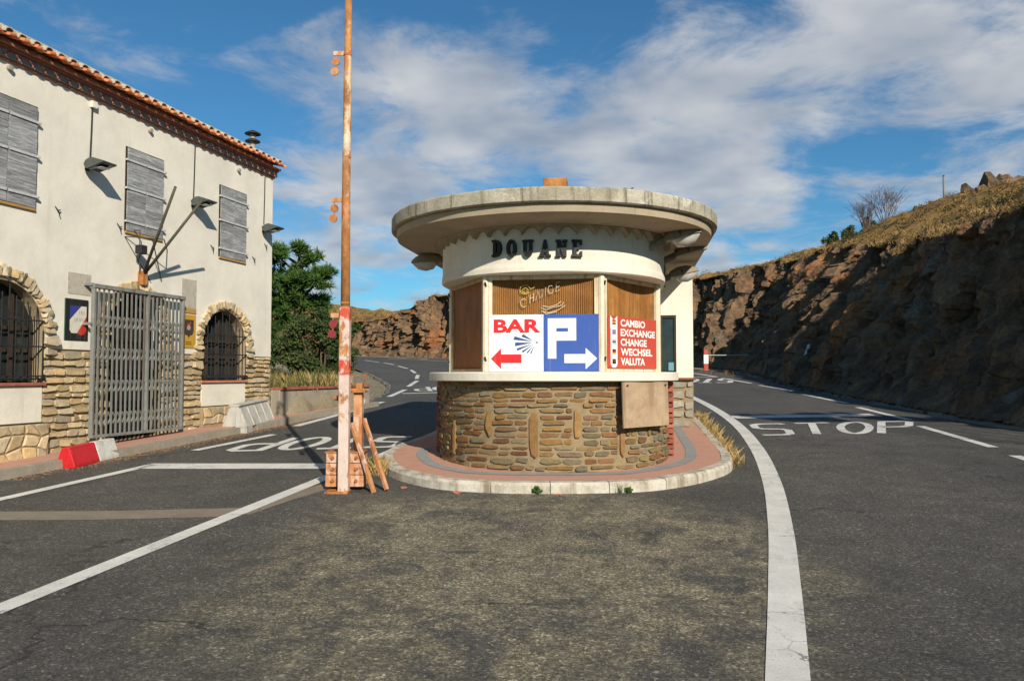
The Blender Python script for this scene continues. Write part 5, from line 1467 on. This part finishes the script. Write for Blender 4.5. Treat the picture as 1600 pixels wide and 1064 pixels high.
def pine_tree(x, y, label, tops, ztop, seed):
    z0 = ground_z(x, y) - .1; rnd = random.Random(seed); r = thing('pine_tree', label, 'tree', (x, y, z0)); ZOFF[r.name] = 0
    H = ztop - z0; tr = MB().tube([(0, 0, -.2), (.08, 0, H * .3), (-.05, .05, H * .6), (0, 0, H * .93)], [.2, .16, .10, .03], 10); cr = MB()
    for (dx, dz, rr) in tops:
        n = 1 + int(rr * 3)
        c0 = Vector((dx, rnd.uniform(-.7, .5), dz - z0)); tr.tube([(0, 0, max(.4, (dz - z0) - .5)), (c0.x * .5, c0.y * .5, c0.z - .25), c0], [.06, .04, .02], 6)
        for k in range(int(46 * rr * rr + 12)):
            d = Vector((rnd.gauss(0, 1), rnd.gauss(0, 1), rnd.gauss(0, .8))); d = d.normalized() * rr * rnd.uniform(.3, 1.0)
            c = c0 + Vector((d.x, d.y, d.z * .75)); rc = rnd.uniform(.15, .27)
            for j in range(70):                                  # a brush of needles, pointing up and out
                q = Vector((rnd.gauss(0, 1), rnd.gauss(0, 1), rnd.gauss(.55, .8))).normalized(); s = rc * rnd.uniform(.6, 1.25); b_ = q.cross(Vector((rnd.gauss(0, 1), rnd.gauss(0, 1), 1))).normalized() * .016
                cr.add([c - b_, c + b_, c + q * s + b_ * .4, c + q * s - b_ * .4], [(0, 1, 2, 3)])
    tr.build('trunk', BARK, r, smooth=True); cr.build('crown', PINE, r, fix=False)


def PX(px, py, Y): return at_depth(px, py, Y)


YT = 25.0; cx = (465 - 800) / FPX * YT
tops = [((px - 465) / FPX * YT, PX(px, py, YT).z, rr) for px, py, rr in ((478, 405, .45), (440, 405, .42), (455, 440, .6), (485, 440, .55), (505, 445, .4), (515, 430, .28), (435, 460, .6), (470, 475, .6), (500, 475, .5), (440, 505, .6), (420, 430, .5), (415, 480, .6), (470, 390, .28), (432, 540, .55), (400, 450, .6), (395, 500, .6), (428, 390, .3))]
pine_tree(cx, YT, 'bright green pine rising behind the corner of the cream building', tops, PX(478, 388, YT).z, 5)


def bush(name, label, lobes, x, y, m, size, n, cat='bush', seed=1, narrow=.6, z0=None, stem=True):
    rnd = random.Random(seed); z0 = ground_z(x, y) if z0 is None else z0; r = thing(name, label, cat, (x, y, z0)); ZOFF[r.name] = 0; cr = MB(); st = MB()
    for (dx, dz, rr) in lobes:
        c = Vector((dx, rnd.uniform(-.4, .4) * rr, dz - z0)); st.tube([(0, 0, -.1), (c.x * .6, c.y * .5, c.z * .4), c], [.04, .03, .012], 5)
        for k in range(7): d = Vector((rnd.gauss(0, 1), rnd.gauss(0, 1), rnd.gauss(0, 1))).normalized() * rr * .62; leaves(cr, c + d, (rr * .5, rr * .5, rr * .45), n, size, rnd, .3, narrow)
    st.build('branches', BARK, r); cr.build('foliage', m, r, fix=False)


YB = 23.5; cx = (505 - 800) / FPX * YB
lob = [((px - 505) / FPX * YB, PX(px, py, YB).z, rr) for px, py, rr in ((480, 545, .6), (510, 520, .6), (530, 535, .55), (500, 560, .6), (470, 570, .42), (535, 565, .45), (545, 515, .36), (515, 575, .45), (455, 545, .5), (548, 550, .25), (435, 555, .5), (500, 500, .4), (470, 515, .5))]
bush('dark_bush', 'dense dark green bush between the pine and the barrier pole', lob, cx, YB, DARKB, .10, 200, 'bush', 3)
# grass behind the low wall
mb = MB()
for _ in range(2200):
    y = rv.uniform(17, 29); x = interp(LEFT, y) - rv.uniform(.45 if y < 19.9 else 1.6, 7.0)
    if y < 19.9 and False: continue
    blades(mb, (x, y, ground_z(x, y) - .03), 9, rv.uniform(.14, .42), .16, .014, rv)
stuff(tag(mb.build('tall_grass', DRY, fix=False), 'yellow and green tall grass growing behind the low wall', 'grass'))
mb = MB()
for _ in range(380):
    y = rv.uniform(17, 22); x = interp(LEFT, y) - rv.uniform(.5, 4.0); blades(mb, (x, y, ground_z(x, y) - .03), 9, rv.uniform(.2, .5), .14, .02, rv)
stuff(tag(mb.build('green_grass', OLIVE, fix=False), 'greener grass blades mixed in behind the low wall', 'grass'))
# scrub on the hilltop
mbs = {'dry_scrub': MB(), 'dry_grass': MB(), 'olive_scrub': MB()}
cols_ = [c for c in HP if -2 < c[0].y < 108]
for c in cols_:
    far = c[0].y > 52
    for _ in range(6):
        j = rv.randrange(CR + 1, nr - 4); p = c[j].lerp(c[j - 1], rv.random())
        k = rv.random(); s = rv.uniform(.12, .34) * (1.5 if far else 1)
        if k < .36: blades(mbs['dry_grass'], p - Vector((0, 0, .05)), 18, s * .5, s * 1.3, .012, rv, 1.2)
        elif k < .90: leaves(mbs['dry_scrub'], p + Vector((0, 0, s * .25)), (s * 1.2, s * 1.2, s * .6), 40, .055, rv, .2, .6)
        else: leaves(mbs['olive_scrub'], p + Vector((0, 0, s * .25)), (s * 1.1, s * 1.1, s * .7), 34, .075, rv, .2, .6)
    if rv.random() < .75:
        for j in (CR + 1, CR + 2): blades(mbs['dry_grass'], c[j] - Vector((0, 0, .05)), 16, rv.uniform(.08, .2), .3, .014, rv, 1.1)
    if rv.random() < .06:
        p = c[rv.randrange(8, CR - 4)]; leaves(mbs['olive_scrub'], p, (.16, .16, .14), 26, .06, rv, .2, .6)
stuff(tag(mbs['dry_scrub'].build('hill_scrub', DRYB, fix=False), 'brown low scrub covering the hilltop above the cliff', 'scrub'))
stuff(tag(mbs['dry_grass'].build('hill_grass', HDRY, fix=False), 'dry yellow grass along the top of the cliff', 'grass'))
stuff(tag(mbs['olive_scrub'].build('hill_bushlets', OLIVE, fix=False), 'small olive green plants dotted over the hill', 'scrub'))
# evergreen bushes and bare shrubs on the skyline
for (px, py, w, lab, sd) in ((1292, 357, 20, 'small dark green bush at the left end of the hilltop bushes', 4), (1318, 348, 24, 'rounded green bush on the skyline beside the bare shrubs', 6), (1352, 346, 18, 'dark green bush at the foot of the bare shrubs', 8)):
    p = skyline(px); k = p.y / FPX
    bush('hill_bush', lab, [(dx * w * k, p.z + dz * w * k, .5 * w * k) for dx, dz in ((-.4, .1), (.35, .15), (0, .55), (.1, .1))], p.x, p.y, DARKB if sd != 6 else OLIVE, .09, 130, 'bush', sd, z0=p.z)


def bare_shrub(px, py, hpx, spx, label, seed):
    p = skyline(px); k = p.y / FPX; H = hpx * k; S = spx * k; rnd = random.Random(seed); r = thing('bare_shrub', label, 'shrub', p); ZOFF[r.name] = 0; tr = MB(); tw = MB()
    def grow(mb, a, d, ln, rr, lv):
        b = a + d * ln; mid = a.lerp(b, .5) + Vector((rnd.gauss(0, 1), rnd.gauss(0, 1), rnd.gauss(0, 1))) * ln * .05; mb.tube([a, mid, b], [rr, rr * .8, rr * .6], 4, False)
        if lv:
            for _ in range(rnd.choice((2, 3, 3))): grow(tw, a.lerp(b, rnd.uniform(.45, 1)), (d + Vector((rnd.gauss(0, .38), rnd.gauss(0, .38), rnd.gauss(.1, .22)))).normalized(), ln * rnd.uniform(.55, .8), rr * .55, lv - 1)
    for i in range(15):
        f_ = i / 14 - .5; grow(tr, Vector((f_ * S * .3, 0, -.1)), Vector((f_ * S * 1.1, rnd.uniform(-.2, .2), H)).normalized(), H * .42, .022, 4)
    tr.build('stems', BARKG, r); tw.build('twigs', BARKG, r, fix=False)


BARKG = simple('grey_twig', [(.13, .105, .095), (.19, .155, .14)], 6, .95, .2)
bare_shrub(1345, 348, 52, 28, 'narrow leafless grey shrub on the hill skyline', 31)
bare_shrub(1378, 348, 62, 56, 'wide leafless grey shrub fanning out on the hill skyline', 32)
# tree above the cutting, outside the frame, whose shade falls across the stop line
tx, ty = 12.6, 3.3
nearest = min((q for c in HP for q in c[CR:]), key=lambda q: (q.x - tx) ** 2 + (q.y - ty) ** 2)
bush('scrub_oak', 'broad scrub oak on the cutting to the right, outside the picture', [(dx, 8.5 + dz, .5) for dx, dz in ((-1.9, 0), (-1.4, .1), (-.9, .1), (-.3, .2), (.4, .15), (1.1, .05), (1.6, -.2))], tx, ty, DARKB, .2, 130, 'tree', 9, z0=nearest.z)

# weeds by kerbs
def weed(name, px, py, lab, m, n, h, spread, dz=0, leafy=False):
    p = gp(px, py, dz); r = thing(name, lab, 'plant', p); ZOFF[r.name] = 0; mb = MB(); st = MB(); rnd = random.Random(int(px))
    blades(st, (0, 0, -.01), max(4, n // 6), h, spread * .5, .006, rnd)
    if leafy: leaves(mb, (0, 0, h * .45), (spread, spread, h * .5), n, .045, rnd, .2, .8)
    else: blades(mb, (0, 0, -.01), n, h, spread, .008, rnd, .8)
    st.build('stems', m, r, fix=False); mb.build('leaves', m, r, fix=False)


weed('green_weed', 838, 771, 'bushy green weed growing at the middle of the island kerb', GREENW, 110, .10, .07, 0, True)
weed('green_weed', 982, 770, 'small green weed at the kerb right of the middle', GREENW, 50, .07, .045, 0, True)
weed('thin_weed', 966, 770, 'thin upright weed stalks against the island kerb', GREENW, 14, .12, .04)
weed('grass_tuft', 592, 741, 'dry grass tuft beside the braces of the barrier pole', DRY, 130, .24, .12)
weed('grass_tuft', 580, 735, 'greenish grass tuft behind the barrier pole braces', OLIVE, 90, .22, .12)
weed('gate_weed', 200, 684, 'small green plant under the lattice gate', GREENW, 60, .10, .07, .12, True)
weed('gate_weed', 308, 665, 'green weed at the wall foot right of the gate', GREENW, 50, .12, .10, .12, True)
mb = MB()
for _ in range(150):
    s = rv.random(); p = gp(1150, 738).lerp(gp(1086, 652), s ** .8); q = p + Vector((rv.uniform(-.06, .16), rv.uniform(-.08, .08), 0)); blades(mb, (q.x, q.y, gz(0, q.y)), 12, rv.uniform(.05, .2), .07, .005, rv, .9)
stuff(tag(mb.build('kerb_grass', DRY, fix=False), 'strip of dry grass along the right side of the island kerb', 'grass'))
mb = MB()
for _ in range(140):
    px = rv.uniform(1090, 1600); q = gp(px, 581 + max(0, px - 1180) * .175 + rv.uniform(0, 6)); blades(mb, (q.x, q.y, q.z - .02), 8, rv.uniform(.08, .25), .2, .015, rv, .8)
stuff(tag(mb.build('verge_grass', DRYB, fix=False), 'sparse dry grass at the foot of the cliff', 'grass'))
# loose grit
GRITF = simple('fine_grit', [(.16, .14, .10), (.30, .265, .19)], 40, .95, .1)
GRIT = mat_stone('grit', [(.30, .26, .18), (.22, .20, .16), (.42, .37, .27)], .3)


def pebbles(name, label, n, sampler, smin, smax, m):
    mb = MB()
    for _ in range(n):
        x, y = sampler(); s = rv.uniform(smin, smax); z = gz(0, y) + s * .25; a = rv.uniform(0, 6.28); ca, sa = math.cos(a) * s, math.sin(a) * s; sq = rv.uniform(.6, 1)
        mb.add([(x + ca, y + sa, z), (x - sa * sq, y + ca * sq, z), (x - ca, y - sa, z), (x + sa * sq, y - ca * sq, z), (x, y, z + s * .6), (x, y, z - s * .5)], [(0, 1, 4), (1, 2, 4), (2, 3, 4), (3, 0, 4), (1, 0, 5), (2, 1, 5), (3, 2, 5), (0, 3, 5)])
    return stuff(tag(mb.build(name, m, fix=False), label, 'gravel'))


def s_mid():
    while True:
        x, y = rv.gauss(.1, 1.15), rv.gauss(6.8, 1.2)
        if 3 < y < 8.6 and x < 2.3 and noise.noise((x * 1.1, y * 1.1, 3)) > -.05: return x, y


def s_gut():
    u = rv.uniform(-2, 5); q = FW(u, KV + abs(rv.gauss(0, .16)), 0); return q.x, q.y


def s_verge():
    y = rv.uniform(20, 40); x = interp(LEFT, y) + .15 - abs(rv.gauss(0, 1.0)); return x, y


pebbles('gravel', 'fine pale grit worn loose over the middle of the forecourt', 7000, s_mid, .003, .0075, GRITF)
pebbles('gutter_grit', 'brown grit gathered along the kerb of the building', 1800, s_gut, .004, .014, simple('brown_grit', [(.24, .13, .06), (.36, .22, .11)], 9, .95, .2))
pebbles('verge_gravel', 'pale gravel on the verge behind the barrier pole', 3000, s_verge, .01, .03, GRIT)
def s_toe():
    c = rv.choice([c for c in HP if 8 < c[0].y < 50][::3]); return c[0].x - abs(rv.gauss(0, .35)) + .25, c[0].y + rv.uniform(-.3, .3)


pebbles('rubble', 'loose broken rock fallen along the foot of the cliff', 420, s_toe, .02, .13, HILL)
for (px, py, s, lab) in ((715, 771, .035, 'small red stone lying against the island kerb, left part'), (872, 775, .03, 'flat red brick chip lying below the island kerb'), (630, 763, .03, 'brown stone near the corner of the island kerb')):
    q = gp(px, py); rock('loose_stone', lab, q + Vector((0, 0, s * .3)), s * 1.3, s, s * .6, px * .01, TERRAD, 2)
print('all ok', len(bpy.data.objects))
